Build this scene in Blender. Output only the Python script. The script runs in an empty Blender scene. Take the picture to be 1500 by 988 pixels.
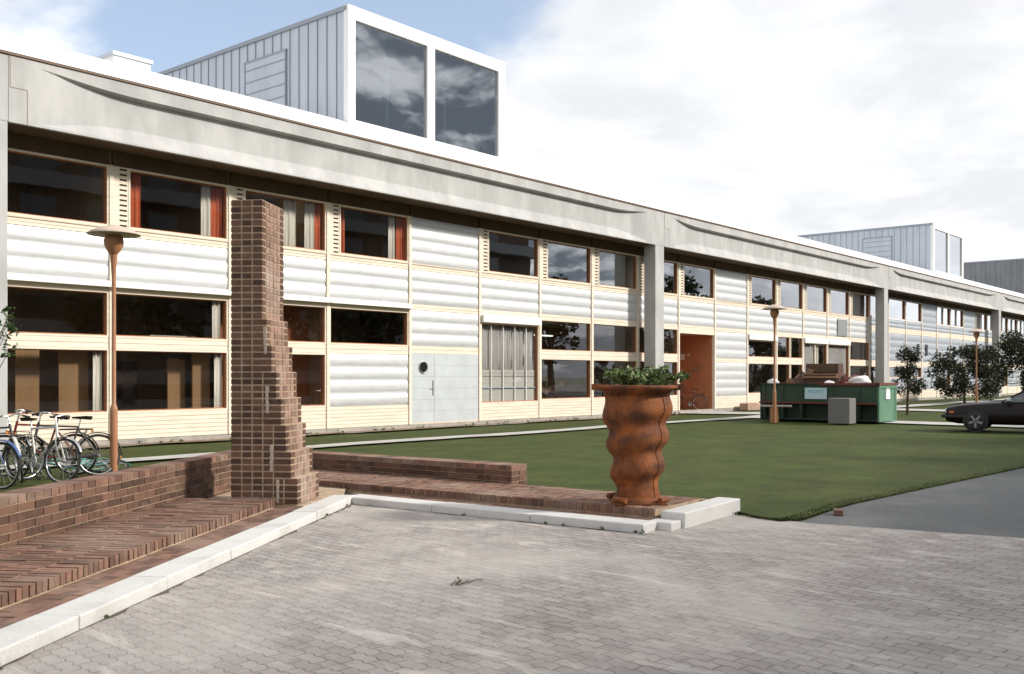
import bpy, bmesh, math, random
from mathutils import Vector, Matrix
import numpy as np
R = math.radians
random.seed(7)
SC = bpy.context.scene
COL = SC.collection

# ------------------------------------------------------------------ camera, sky, sun, exposure
cam = bpy.data.cameras.new('camera'); camo = bpy.data.objects.new('camera', cam); COL.objects.link(camo)
camo.location = (0, 0, 1.55); camo.rotation_euler = (R(90), 0, R(39.9 - 90))
cam.sensor_width = 36; cam.lens = 35; cam.shift_y = 57 / 1500; cam.clip_start = .1; cam.clip_end = 3000
SC.camera = camo
SUN_EL = 31.0; SUN_H = Vector((.58, -.815, 0)).normalized()
SUN = Vector((SUN_H.x * math.cos(R(SUN_EL)), SUN_H.y * math.cos(R(SUN_EL)), math.sin(R(SUN_EL))))
W = bpy.data.worlds.new('World'); SC.world = W; W.use_nodes = True
nt = W.node_tree; nt.nodes.clear()
def wn(t, **k):
    n = nt.nodes.new(t)
    for a, b in k.items(): setattr(n, a, b)
    return n
out = wn('ShaderNodeOutputWorld'); bg = wn('ShaderNodeBackground')
sky = wn('ShaderNodeTexSky', sky_type='NISHITA', sun_disc=False, sun_elevation=R(SUN_EL),
         sun_rotation=math.atan2(SUN_H.x, SUN_H.y), air_density=1.0, dust_density=1.0, ozone_density=1.5)
tc = wn('ShaderNodeTexCoord')
sep = wn('ShaderNodeSeparateXYZ'); nt.links.new(tc.outputs['Generated'], sep.inputs[0])
def wmath(op, a, b=None, clamp=False):
    n = wn('ShaderNodeMath', operation=op, use_clamp=clamp)
    for i, v in enumerate((a, b)):
        if v is None: continue
        if isinstance(v, (int, float)): n.inputs[i].default_value = v
        else: nt.links.new(v, n.inputs[i])
    return n.outputs[0]
den = wmath('ADD', wmath('MAXIMUM', sep.outputs[2], 0.0), .22)
cx = wmath('DIVIDE', sep.outputs[0], den); cy = wmath('DIVIDE', sep.outputs[1], den)
cmb = wn('ShaderNodeCombineXYZ'); nt.links.new(cx, cmb.inputs[0]); nt.links.new(cy, cmb.inputs[1])
def wnoise(scale, detail, off):
    m = wn('ShaderNodeMapping'); m.inputs['Location'].default_value = off
    nt.links.new(cmb.outputs[0], m.inputs[0])
    n = wn('ShaderNodeTexNoise'); n.inputs['Scale'].default_value = scale; n.inputs['Detail'].default_value = detail
    n.inputs['Roughness'].default_value = .55; n.inputs['Distortion'].default_value = .25
    nt.links.new(m.outputs[0], n.inputs[0]); return n.outputs[0]
n1 = wnoise(1.5, 9, (3.1, 1.7, 0)); n2 = wnoise(2.6, 7, (9.3, 4.2, 0))
def patch(v, a, b):      # 1 inside an opening of the cloud cover round direction v
    d = wn('ShaderNodeVectorMath', operation='DOT_PRODUCT'); nt.links.new(tc.outputs['Generated'], d.inputs[0])
    d.inputs[1].default_value = Vector(v).normalized()
    r = wn('ShaderNodeMapRange', interpolation_type='SMOOTHSTEP'); nt.links.new(d.outputs['Value'], r.inputs[0])
    r.inputs[1].default_value = math.cos(R(b)); r.inputs[2].default_value = math.cos(R(a)); return r.outputs[0]
pA = patch((.44, .86, .36), 6, 26); pB = patch((.70, -.68, .36), 12, 30); pC = patch((.68, .70, .42), 2, 13)
n3 = wnoise(3.4, 9, (1.3, 7.9, 0))
cover = wmath('ADD', n1, .30)
cover = wmath('SUBTRACT', cover, wmath('MULTIPLY', pA, .34))
cover = wmath('SUBTRACT', cover, wmath('MULTIPLY', pC, .24))
mask = wn('ShaderNodeMapRange', interpolation_type='SMOOTHSTEP'); nt.links.new(cover, mask.inputs[0])
mask.inputs[1].default_value = .46; mask.inputs[2].default_value = .66
cl = wn('ShaderNodeMapRange'); nt.links.new(n2, cl.inputs[0])
cl.inputs[1].default_value = .38; cl.inputs[2].default_value = .62; cl.inputs[3].default_value = .92; cl.inputs[4].default_value = 1.18
ccol = wn('ShaderNodeVectorMath', operation='SCALE'); ccol.inputs[0].default_value = (.97, .985, 1.02)
nt.links.new(cl.outputs[0], ccol.inputs['Scale'])
SKY_STR = .10
skys = wn('ShaderNodeVectorMath', operation='SCALE'); nt.links.new(sky.outputs[0], skys.inputs[0]); skys.inputs['Scale'].default_value = 2.0
hz = wn('ShaderNodeMix', data_type='RGBA'); hz.inputs['Factor'].default_value = .26; nt.links.new(skys.outputs[0], hz.inputs[6]); hz.inputs[7].default_value = (.88 / SKY_STR, .90 / SKY_STR, .94 / SKY_STR, 1)
cls = wn('ShaderNodeVectorMath', operation='SCALE'); nt.links.new(ccol.outputs[0], cls.inputs[0]); cls.inputs['Scale'].default_value = .95 / SKY_STR
mx = wn('ShaderNodeMix', data_type='RGBA'); nt.links.new(mask.outputs[0], mx.inputs['Factor'])
nt.links.new(hz.outputs[2], mx.inputs[6]); nt.links.new(cls.outputs[0], mx.inputs[7])
dk = wn('ShaderNodeMapRange', interpolation_type='SMOOTHSTEP'); nt.links.new(n3, dk.inputs[0])      # a heavy slate cloud bank low in the south-east
dk.inputs[1].default_value = .60; dk.inputs[2].default_value = .47
mx2 = wn('ShaderNodeMix', data_type='RGBA'); nt.links.new(wmath('MULTIPLY', pB, dk.outputs[0]), mx2.inputs['Factor'])
nt.links.new(mx.outputs[2], mx2.inputs[6]); mx2.inputs[7].default_value = (.20 / SKY_STR, .23 / SKY_STR, .275 / SKY_STR, 1)
nt.links.new(mx2.outputs[2], bg.inputs[0]); bg.inputs[1].default_value = SKY_STR
nt.links.new(bg.outputs[0], out.inputs[0])
sl = bpy.data.lights.new('sun', 'SUN'); sl.energy = 4.6; sl.angle = R(6); sl.color = (1, .95, .87)
so = bpy.data.objects.new('sun', sl); COL.objects.link(so); so.rotation_euler = SUN.to_track_quat('Z', 'Y').to_euler(); so.location = (0, -10, 60)
vs = SC.view_settings; vs.view_transform = 'Standard'; vs.look = 'None'; vs.exposure = 0.06; vs.gamma = 1.0; vs.use_curve_mapping = False
SC.cycles.max_bounces = 8; SC.cycles.transparent_max_bounces = 16; SC.cycles.caustics_reflective = False; SC.cycles.caustics_refractive = False

# ------------------------------------------------------------------ materials
MATS = {}
def mat(name, col, rough=.6, metal=0., var=0., vscale=3., col2=None, bump=0., bscale=40., rnd=0., stretch=(1, 1, 1), spec=.5, emit=0., stain=None, stscale=.7, stlo=.5, sthi=.65):
    m = bpy.data.materials.new(name); m.use_nodes = True; t = m.node_tree; P = t.nodes['Principled BSDF']
    P.inputs['Roughness'].default_value = rough; P.inputs['Metallic'].default_value = metal
    P.inputs['Specular IOR Level'].default_value = spec
    if emit:
        P.inputs['Emission Color'].default_value = (*col, 1); P.inputs['Emission Strength'].default_value = emit
    tcn = t.nodes.new('ShaderNodeTexCoord'); mp = t.nodes.new('ShaderNodeMapping'); mp.inputs['Scale'].default_value = stretch
    t.links.new(tcn.outputs['Object'], mp.inputs[0])
    src = None
    rgb = t.nodes.new('ShaderNodeRGB'); rgb.outputs[0].default_value = (*col, 1); src = rgb.outputs[0]
    def mix(a, b, f, mode='MIX'):
        n = t.nodes.new('ShaderNodeMix'); n.data_type = 'RGBA'; n.blend_type = mode
        for s, v in ((n.inputs[6], a), (n.inputs[7], b), (n.inputs['Factor'], f)):
            if isinstance(v, (float, int)): s.default_value = v
            elif isinstance(v, tuple): s.default_value = (*v, 1)
            else: t.links.new(v, s)
        return n.outputs[2]
    def noise(sc, det=6, off=0):
        n = t.nodes.new('ShaderNodeTexNoise'); n.inputs['Scale'].default_value = sc; n.inputs['Detail'].default_value = det
        n.inputs['Roughness'].default_value = .6; t.links.new(mp.outputs[0], n.inputs[0]); return n.outputs[0]
    def rng(v, a, b, c, d):
        n = t.nodes.new('ShaderNodeMapRange'); t.links.new(v, n.inputs[0])
        for i, x in enumerate((a, b, c, d)): n.inputs[i + 1].default_value = x
        return n.outputs[0]
    if col2: src = mix(src, col2, rng(noise(vscale * .6), .35, .65, 0, 1))
    if rnd:
        at = t.nodes.new('ShaderNodeAttribute'); at.attribute_name = 'rnd'
        v = rng(at.outputs['Fac'], 0, 1, 1 - rnd, 1 + rnd)
        cb = t.nodes.new('ShaderNodeCombineColor')
        for i in range(3): t.links.new(v, cb.inputs[i])
        src = mix(src, cb.outputs[0], 1., 'MULTIPLY')
    if var:
        v = rng(noise(vscale), .3, .7, 1 - var, 1 + var)
        cb = t.nodes.new('ShaderNodeCombineColor')
        for i in range(3): t.links.new(v, cb.inputs[i])
        src = mix(src, cb.outputs[0], 1., 'MULTIPLY')
    if stain: src = mix(src, stain, rng(noise(stscale, 8), stlo, sthi, 0, .75))
    t.links.new(src, P.inputs['Base Color'])
    if bump:
        b = t.nodes.new('ShaderNodeBump'); b.inputs['Strength'].default_value = bump; b.inputs['Distance'].default_value = .01
        t.links.new(noise(bscale, 5), b.inputs['Height']); t.links.new(b.outputs[0], P.inputs['Normal'])
    MATS[name] = m; return m
def glass(name, refl=1.0, tint=(.80, .84, .80), base=.05):
    m = bpy.data.materials.new(name); m.use_nodes = True; t = m.node_tree; t.nodes.clear()
    o = t.nodes.new('ShaderNodeOutputMaterial'); mxs = t.nodes.new('ShaderNodeMixShader')
    tr = t.nodes.new('ShaderNodeBsdfTransparent'); tr.inputs[0].default_value = (*tint, 1)
    gl = t.nodes.new('ShaderNodeBsdfGlossy'); gl.inputs['Roughness'].default_value = .0; gl.inputs[0].default_value = (.95, .97, 1, 1)
    lw = t.nodes.new('ShaderNodeLayerWeight'); lw.inputs[0].default_value = .5
    p5 = t.nodes.new('ShaderNodeMath'); p5.operation = 'POWER'; t.links.new(lw.outputs['Facing'], p5.inputs[0]); p5.inputs[1].default_value = 5
    f = t.nodes.new('ShaderNodeMath'); f.operation = 'MULTIPLY_ADD'; t.links.new(p5.outputs[0], f.inputs[0]); f.inputs[1].default_value = .96; f.inputs[2].default_value = .04
    mm = t.nodes.new('ShaderNodeMath'); mm.operation = 'MULTIPLY_ADD'; mm.use_clamp = True
    mm.inputs[1].default_value = refl; mm.inputs[2].default_value = base
    tcn = t.nodes.new('ShaderNodeTexCoord'); nz = t.nodes.new('ShaderNodeTexNoise'); nz.inputs['Scale'].default_value = .9
    t.links.new(tcn.outputs['Object'], nz.inputs[0])
    bp = t.nodes.new('ShaderNodeBump'); bp.inputs['Strength'].default_value = .03; bp.inputs['Distance'].default_value = .05
    t.links.new(nz.outputs[0], bp.inputs['Height']); t.links.new(bp.outputs[0], gl.inputs['Normal'])
    t.links.new(f.outputs[0], mm.inputs[0]); t.links.new(mm.outputs[0], mxs.inputs[0])
    t.links.new(tr.outputs[0], mxs.inputs[1]); t.links.new(gl.outputs[0], mxs.inputs[2]); t.links.new(mxs.outputs[0], o.inputs[0])
    MATS[name] = m; return m
M = MATS
mat('concrete', (.46, .455, .445), .85, stretch=(1, 1, .4), var=.16, vscale=1.6, bump=.25, bscale=25, stain=(.39, .385, .375), stscale=1.3)
mat('plinth', (.36, .33, .29), .9, var=.25, vscale=4, bump=.4, bscale=30)
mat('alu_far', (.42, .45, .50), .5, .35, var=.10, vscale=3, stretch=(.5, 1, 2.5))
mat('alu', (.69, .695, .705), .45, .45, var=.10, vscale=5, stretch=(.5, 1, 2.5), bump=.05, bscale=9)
mat('zinc', (.50, .54, .60), .5, .35, var=.08, vscale=2, stretch=(1, 1, .25))
mat('zinc_dark_reflection', (.20, .21, .22), .6, .2, var=.2, vscale=2, stretch=(1, 1, .25))  # zinc of the third rooftop box, its dark reflection put into the colour
mat('seam', (.30, .33, .38), .5, .3)
mat('white_metal', (.84, .84, .82), .5, .0, var=.04, vscale=1.5)
mat('roof_sheet', (.82, .82, .81), .45, .1, var=.05, vscale=.8)
mat('roof_edge', (.16, .09, .05), .6)
mat('cream', (.80, .695, .565), .65, var=.13, vscale=3, stretch=(.4, 1, 4), bump=.06, bscale=20)
mat('cream_dark', (.70, .57, .43), .65, var=.08, vscale=4, stretch=(.6, 1, 3))
mat('wood_groove', (.30, .21, .13), .8)
mat('sash', (.36, .13, .045), .55, var=.15, vscale=5)
mat('soffit', (.105, .062, .032), .8, var=.2, vscale=2)
mat('slot', (.055, .03, .015), .9)
mat('hood', (.82, .80, .78), .5, var=.04)
mat('interior', (.34, .24, .15), .9, var=.2, vscale=.6)
mat('interior_floor', (.16, .12, .085), .7, var=.2, vscale=1)
mat('ceiling', (.42, .38, .33), .9)
mat('plywood', (.36, .215, .105), .7, var=.12, vscale=2, stretch=(1, 1, .3))
mat('red_brown_board', (.34, .125, .05), .7, var=.15, vscale=1.2)
mat('dark_shape', (.03, .02, .018), .9)
mat('curtain_red', (.60, .135, .055), .85, var=.14, vscale=6, stretch=(3, 3, .3))
mat('curtain_white', (.82, .80, .74), .85, var=.1, vscale=6, stretch=(3, 3, .3))
mat('curtain_grey', (.55, .55, .56), .85, var=.12, vscale=5, stretch=(3, 3, .3))
mat('blind_pale', (.80, .80, .79), .7, var=.07, vscale=2)
mat('door_metal', (.56, .59, .61), .5, .25, var=.08, vscale=2, bump=.05, bscale=5)
mat('terracotta', (.47, .185, .085), .85, var=.12, vscale=1)
mat('lamp_glow', (1., .86, .6), .5, emit=3.0)
mat('tube_glow', (.9, 1., .92), .5, emit=1.6)
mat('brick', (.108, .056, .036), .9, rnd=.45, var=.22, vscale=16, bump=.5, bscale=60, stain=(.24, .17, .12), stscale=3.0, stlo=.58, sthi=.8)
mat('brick_sunlit', (.25, .152, .112), .9, rnd=.3, var=.2, vscale=14, bump=.5, bscale=60, stain=(.42, .33, .28), stscale=2.2, stlo=.46, sthi=.72)  # paler brick for the pillar's right face: sunlight put into the colour, plus efflorescence
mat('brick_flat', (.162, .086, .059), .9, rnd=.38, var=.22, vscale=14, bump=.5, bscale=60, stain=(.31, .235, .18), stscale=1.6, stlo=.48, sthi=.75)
mat('mortar', (.38, .28, .19), .95, var=.25, vscale=9, bump=.4, bscale=70, stain=(.5, .44, .36), stscale=2.2, stlo=.56, sthi=.7)
mat('granite', (.56, .55, .53), .75, var=.12, vscale=60, bump=.15, bscale=90, stain=(.34, .325, .30), stscale=1.6, stlo=.5, sthi=.8)
mat('granite_dark', (.17, .165, .155), .85, var=.3, vscale=25, bump=.3, bscale=50)
mat('efflorescence', (.44, .375, .30), .9, var=.15, vscale=20, bump=.5, bscale=40)
mat('corten', (.235, .064, .008), .8, col2=(.072, .021, .005), vscale=6, var=.38, bump=.7, bscale=32, stretch=(1, 1, 1.3), stain=(.29, .098, .015), stscale=2.3, stlo=.53, sthi=.75)
mat('leaf', (.055, .098, .028), .55, rnd=.5, spec=.3)
mat('leaf_plant', (.115, .16, .055), .55, rnd=.5, spec=.3)
mat('leaf_dark', (.032, .040, .018), .6, rnd=.5, spec=.25)
mat('flower', (.55, .5, .35), .6, rnd=.3)
mat('bark', (.085, .06, .042), .9, var=.3, vscale=12, bump=.5, bscale=30)
mat('soil', (.05, .035, .024), .95, var=.3, vscale=12)
mat('lamp_paint', (.37, .165, .078), .55, var=.12, vscale=3, stain=(.36, .24, .16), stscale=2)
mat('lamp_cap', (.50, .40, .32), .6, var=.1, vscale=6)
mat('tyre', (.022, .021, .02), .8)
mat('chrome', (.62, .62, .62), .25, 1.)
mat('steel_dull', (.40, .40, .39), .4, .8)
mat('paint_blue', (.06, .11, .26), .35)
mat('paint_white', (.55, .54, .50), .4)
mat('paint_red', (.24, .03, .02), .4)
mat('paint_dark', (.035, .03, .03), .4)
mat('paint_teal', (.13, .38, .35), .4)
mat('paint_green', (.12, .15, .10), .4)
mat('saddle', (.035, .022, .016), .5)
mat('reflector', (.75, .23, .04), .3)
mat('skip_green', (.020, .052, .027), .55, var=.22, vscale=2.5, stain=(.09, .055, .03), stscale=2.2, stlo=.56, sthi=.72)
mat('skip_sunlit_end', (.095, .215, .135), .55, var=.12, vscale=3, stain=(.10, .12, .08), stscale=2.5, stlo=.58, sthi=.74)  # lighter copy of the skip green, sunlight on the end put into the colour
mat('skip_dark', (.012, .026, .014), .7, var=.25, vscale=2.5)
mat('rust_rim', (.145, .03, .022), .7, var=.25, vscale=6)
mat('sign_blue', (.48, .66, .70), .5, var=.08)
mat('sign_text', (.16, .38, .55), .5)
mat('sticker', (.74, .75, .76), .5)
mat('sticker_mark', (.25, .27, .28), .5)
mat('brown_wood', (.085, .034, .018), .55, var=.25, vscale=5, stretch=(3, 1, 1))
mat('pale_wood', (.30, .18, .10), .7, var=.2, vscale=5)
mat('timber', (.42, .22, .10), .8, var=.2, vscale=5, stretch=(3, 3, .5))
mat('bag', (.74, .72, .70), .55, var=.08, vscale=8, bump=.6, bscale=14)
mat('cardboard', (.36, .23, .15), .85, var=.15)
mat('car_paint', (.010, .0055, .0055), .35, var=.1, spec=.22)
mat('alloy', (.13, .13, .125), .5)
mat('car_black', (.014, .014, .014), .6)
mat('car_seat', (.05, .03, .022), .8)
mat('signal_orange', (.6, .17, .03), .3)
mat('opp_wall', (.05, .032, .022), .85, var=.2, vscale=.5)
mat('opp_band', (.12, .125, .13), .8, var=.12, vscale=.5)
mat('opp_window', (.018, .02, .022), .15)
mat('pale_path', (.44, .425, .40), .9, var=.18, vscale=1.6, bump=.2, bscale=30)
mat('asphalt', (.095, .10, .102), .88, var=.25, vscale=26, bump=.8, bscale=140, stain=(.17, .17, .165), stscale=.8, stlo=.48, sthi=.72)
mat('ground_far', (.075, .085, .045), .95, var=.2, vscale=.2)
mat('bare_soil', (.20, .14, .095), .95, var=.3, vscale=4)
mat('kerb_dirt', (.11, .085, .06), .95, var=.3, vscale=8)
mat('red_tile', (.42, .27, .20), .85, var=.15)
glass('pane', 1.5, (.94, .93, .91), .06); glass('pane_bright', 1.9, (.86, .88, .86), .26); glass('car_glass', .9, (.5, .55, .53), .05)
glass('pane_far', 2.0, (.86, .88, .86), .5); glass('roof_pane', 1.8, (.60, .64, .66), .36); mat('roof_inner', (.03, .032, .036), .9)

def grass_mat(name, base, dry):
    m = mat(name, base, .85, var=.28, vscale=1.1, col2=dry, bump=.5, bscale=70, spec=.2, stain=(.021, .033, .005), stscale=11., stlo=.50, sthi=.66); return m
grass_mat('grass', (.041, .060, .009), (.060, .071, .015))
mb_ = mat('blade', (.046, .063, .011), .8, rnd=.22, spec=.1, var=.22, vscale=1.1)
up_ = mb_.node_tree.nodes.new('ShaderNodeCombineXYZ'); up_.inputs[2].default_value = 1; mb_.node_tree.links.new(up_.outputs[0], mb_.node_tree.nodes['Principled BSDF'].inputs['Normal'])

def paving_mat():
    m = bpy.data.materials.new('paving'); m.use_nodes = True; t = m.node_tree; P = t.nodes['Principled BSDF']
    P.inputs['Roughness'].default_value = .82; P.inputs['Specular IOR Level'].default_value = .35
    tcn = t.nodes.new('ShaderNodeTexCoord'); mp = t.nodes.new('ShaderNodeMapping'); mp.inputs['Rotation'].default_value = (0, 0, R(-86))
    t.links.new(tcn.outputs['Object'], mp.inputs[0])
    def noise(sc, det=6, d=0):
        n = t.nodes.new('ShaderNodeTexNoise'); n.inputs['Scale'].default_value = sc; n.inputs['Detail'].default_value = det
        n.inputs['Roughness'].default_value = .62; n.inputs['Distortion'].default_value = d; t.links.new(mp.outputs[0], n.inputs[0]); return n
    def rng(v, a, b, c, d):
        n = t.nodes.new('ShaderNodeMapRange'); t.links.new(v, n.inputs[0])
        for i, x in enumerate((a, b, c, d)): n.inputs[i + 1].default_value = x
        return n.outputs[0]
    def mix(a, b, f, mode='MIX'):
        n = t.nodes.new('ShaderNodeMix'); n.data_type = 'RGBA'; n.blend_type = mode
        for s, v in ((n.inputs[6], a), (n.inputs[7], b), (n.inputs['Factor'], f)):
            if isinstance(v, (float, int)): s.default_value = v
            elif isinstance(v, tuple): s.default_value = (*v, 1)
            else: t.links.new(v, s)
        return n.outputs[2]
    wob = t.nodes.new('ShaderNodeVectorMath'); wob.operation = 'MULTIPLY_ADD'
    nz = noise(9, 3); t.links.new(nz.outputs['Color'], wob.inputs[0]); wob.inputs[1].default_value = (.03, .03, 0)
    sx = t.nodes.new('ShaderNodeSeparateXYZ'); t.links.new(mp.outputs[0], sx.inputs[0])
    pp = t.nodes.new('ShaderNodeMath'); pp.operation = 'PINGPONG'; pp.inputs[1].default_value = .05; t.links.new(sx.outputs[0], pp.inputs[0])
    yy = t.nodes.new('ShaderNodeMath'); yy.operation = 'MULTIPLY_ADD'; yy.inputs[1].default_value = .38; t.links.new(pp.outputs[0], yy.inputs[0]); t.links.new(sx.outputs[1], yy.inputs[2])
    cz = t.nodes.new('ShaderNodeCombineXYZ'); t.links.new(sx.outputs[0], cz.inputs[0]); t.links.new(yy.outputs[0], cz.inputs[1]); t.links.new(cz.outputs[0], wob.inputs[2])
    br = t.nodes.new('ShaderNodeTexBrick'); t.links.new(wob.outputs[0], br.inputs[0])
    br.inputs['Scale'].default_value = 1.0; br.inputs['Brick Width'].default_value = .2; br.inputs['Row Height'].default_value = .1
    br.inputs['Mortar Size'].default_value = .006; br.inputs['Mortar Smooth'].default_value = .35; br.inputs['Bias'].default_value = -.1
    br.inputs['Color1'].default_value = (.312, .283, .265, 1); br.inputs['Color2'].default_value = (.228, .203, .191, 1); br.inputs['Mortar'].default_value = (.135, .113, .098, 1)
    c = br.outputs['Color']
    mp2 = t.nodes.new('ShaderNodeMapping'); mp2.inputs['Scale'].default_value = (.45, 1.5, 1); t.links.new(mp.outputs[0], mp2.inputs[0])
    def streak(sc, dist):
        n = noise(sc, 10, dist); t.links.new(mp2.outputs[0], n.inputs[0]); return n.outputs[0]
    c = mix(c, (.47, .43, .39), rng(noise(.42, 9, .6).outputs[0], .44, .64, 0, .62))
    c = mix(c, (.55, .505, .46), rng(streak(3.2, .8), .55, .68, 0, .6))
    c = mix(c, (.14, .12, .108), rng(streak(7.0, .5), .58, .72, 0, .5))       # sand swept over the stones
    c = mix(c, (.40, .38, .355), rng(noise(5.5, 8, .4).outputs[0], .54, .70, 0, .7))
    c = mix(c, (.13, .115, .10), rng(noise(2.3, 8).outputs[0], .57, .75, 0, .5))
    t.links.new(c, P.inputs['Base Color'])
    h = t.nodes.new('ShaderNodeMath'); h.operation = 'MULTIPLY_ADD'; t.links.new(br.outputs['Fac'], h.inputs[0]); h.inputs[1].default_value = -1
    t.links.new(rng(noise(45, 4).outputs[0], 0, 1, 0, .7), h.inputs[2])
    b = t.nodes.new('ShaderNodeBump'); b.inputs['Strength'].default_value = .4; b.inputs['Distance'].default_value = .01
    t.links.new(h.outputs[0], b.inputs['Height']); t.links.new(b.outputs[0], P.inputs['Normal'])
    M['paving'] = m
paving_mat()

# ------------------------------------------------------------------ mesh builder
class MB:
    def __init__(s, F=None): s.v = []; s.f = []; s.m = []; s.r = []; s.mats = []; s.F = F or Matrix.Identity(4); s.smooth = set()
    def mi(s, m):
        if m not in s.mats: s.mats.append(m)
        return s.mats.index(m)
    def add(s, vs_, fs, m, r=0., smooth=False):
        b = len(s.v); k = s.mi(m)
        s.v += [s.F @ Vector(p) for p in vs_]
        for f in fs:
            if smooth: s.smooth.add(len(s.f))
            s.f.append([b + i for i in f]); s.m.append(k); s.r.append(r)
    def box(s, x0, x1, y0, y1, z0, z1, m, r=0., T=None):
        p = [(x, y, z) for z in (z0, z1) for y in (y0, y1) for x in (x0, x1)]
        if T is not None: p = [T @ Vector(q) for q in p]
        s.add(p, [(0, 2, 3, 1), (4, 5, 7, 6), (0, 1, 5, 4), (2, 6, 7, 3), (0, 4, 6, 2), (1, 3, 7, 5)], m, r)
    def prism(s, poly, z0, z1, m):       # plan polygon, counter-clockwise
        n = len(poly); p = [(x, y, z0) for x, y in poly] + [(x, y, z1) for x, y in poly]
        s.add(p, [tuple(range(n - 1, -1, -1)), tuple(range(n, 2 * n))] + [(i, (i + 1) % n, n + (i + 1) % n, n + i) for i in range(n)], m)
    def xprism(s, prof, x0, x1, m, smooth=False):   # profile in y,z swept along x
        n = len(prof); p = [(x0, y, z) for y, z in prof] + [(x1, y, z) for y, z in prof]
        s.add(p, [(i, (i + 1) % n, n + (i + 1) % n, n + i) for i in range(n)], m, smooth=smooth)
        s.add(p, [tuple(range(n - 1, -1, -1)), tuple(range(n, 2 * n))], m)
    def yprism(s, prof, y0, y1, m):      # profile in x,z swept along y
        n = len(prof); p = [(x, y0, z) for x, z in prof] + [(x, y1, z) for x, z in prof]
        s.add(p, [(i, n + i, n + (i + 1) % n, (i + 1) % n) for i in range(n)] + [tuple(range(n)), tuple(range(2 * n - 1, n - 1, -1))], m)
    def lathe(s, prof, m, n=24, c=(0, 0, 0), T=None, fn=None):
        p = []
        for r, z in prof:
            for i in range(n):
                a = 2 * math.pi * i / n; rr = r * (fn(a, z) if fn else 1)
                q = Vector((rr * math.cos(a), rr * math.sin(a), z))
                if T is not None: q = T @ q
                p.append(q + Vector(c))
        k = len(prof)
        s.add(p, [(j * n + i, j * n + (i + 1) % n, (j + 1) * n + (i + 1) % n, (j + 1) * n + i) for j in range(k - 1) for i in range(n)], m, smooth=True)
        s.add(p, [tuple(range(n - 1, -1, -1)), tuple(range((k - 1) * n, k * n))], m)
    def tube(s, pts, r, m, n=8, closed=False):
        pts = [Vector(q) for q in pts]; k = len(pts); P = []
        rs = r if isinstance(r, (list, tuple)) else [r] * k
        up = None
        for i in range(k):
            a = pts[i - 1] if (i or closed) else pts[i]; b = pts[(i + 1) % k] if (i < k - 1 or closed) else pts[i]
            t = (b - a).normalized()
            if up is None: up = t.orthogonal().normalized()
            up = (up - t * up.dot(t)).normalized(); w = t.cross(up)
            for j in range(n):
                g = 2 * math.pi * j / n; P.append(pts[i] + (up * math.cos(g) + w * math.sin(g)) * rs[i])
        fs = [(i * n + j, i * n + (j + 1) % n, ((i + 1) % k) * n + (j + 1) % n, ((i + 1) % k) * n + j) for i in range(k if closed else k - 1) for j in range(n)]
        s.add(P, fs, m, smooth=True)
        if not closed: s.add(P, [tuple(range(n - 1, -1, -1)), tuple(range((k - 1) * n, k * n))], m)
    def torus(s, R_, r, m, c=(0, 0, 0), n=36, k=8):    # in the x-z plane
        s.tube([(c[0] + R_ * math.cos(2 * math.pi * i / n), c[1], c[2] + R_ * math.sin(2 * math.pi * i / n)) for i in range(n)], r, m, k, True)
    def build(s, name, parent=None, loc=None, bevel=0., kind=None):
        off = Vector(loc) if loc is not None else Vector((0, 0, 0))
        if parent is not None and loc is None and 'world' in parent: off = Vector(parent['base'])
        me = bpy.data.meshes.new(name)
        me.from_pydata([p - off for p in s.v], [], s.f)
        for m in s.mats: me.materials.append(M[m])
        me.polygons.foreach_set('material_index', s.m)
        if s.smooth: me.polygons.foreach_set('use_smooth', [i in s.smooth for i in range(len(s.f))])
        if any(s.r):
            a = me.attributes.new('rnd', 'FLOAT', 'FACE'); a.data.foreach_set('value', s.r)
        me.update()
        o = bpy.data.objects.new(name, me); COL.objects.link(o)
        if parent is not None: o.parent = parent
        else: o.location = off
        if bevel:
            b = o.modifiers.new('bevel', 'BEVEL'); b.width = bevel; b.segments = 2; b.limit_method = 'ANGLE'; b.angle_limit = R(40)
        if kind: o['kind'] = kind
        return o
def tag(o, label, cat, group=None, kind=None):
    o['label'] = label; o['category'] = cat
    if group: o['group'] = group
    if kind: o['kind'] = kind
    return o
def thing(name, label, cat, loc, rz=0., group=None, tilt=(0, 0)):
    o = bpy.data.objects.new(name, None); COL.objects.link(o); o.empty_display_size = .2
    o.location = loc; o.rotation_euler = (tilt[0], tilt[1], rz)
    return tag(o, label, cat, group)
def wthing(name, label, cat, loc, group=None):     # unrotated thing whose parts are given in world coordinates
    o = thing(name, label, cat, loc, 0., group); o['world'] = 1; o['base'] = tuple(loc); return o
def frame(ox, oy, ux, uy, oz=0.):                  # local x along u, local y to its left
    l = math.hypot(ux, uy); ux /= l; uy /= l
    return Matrix(((ux, -uy, 0, ox), (uy, ux, 0, oy), (0, 0, 1, oz), (0, 0, 0, 1)))

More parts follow.
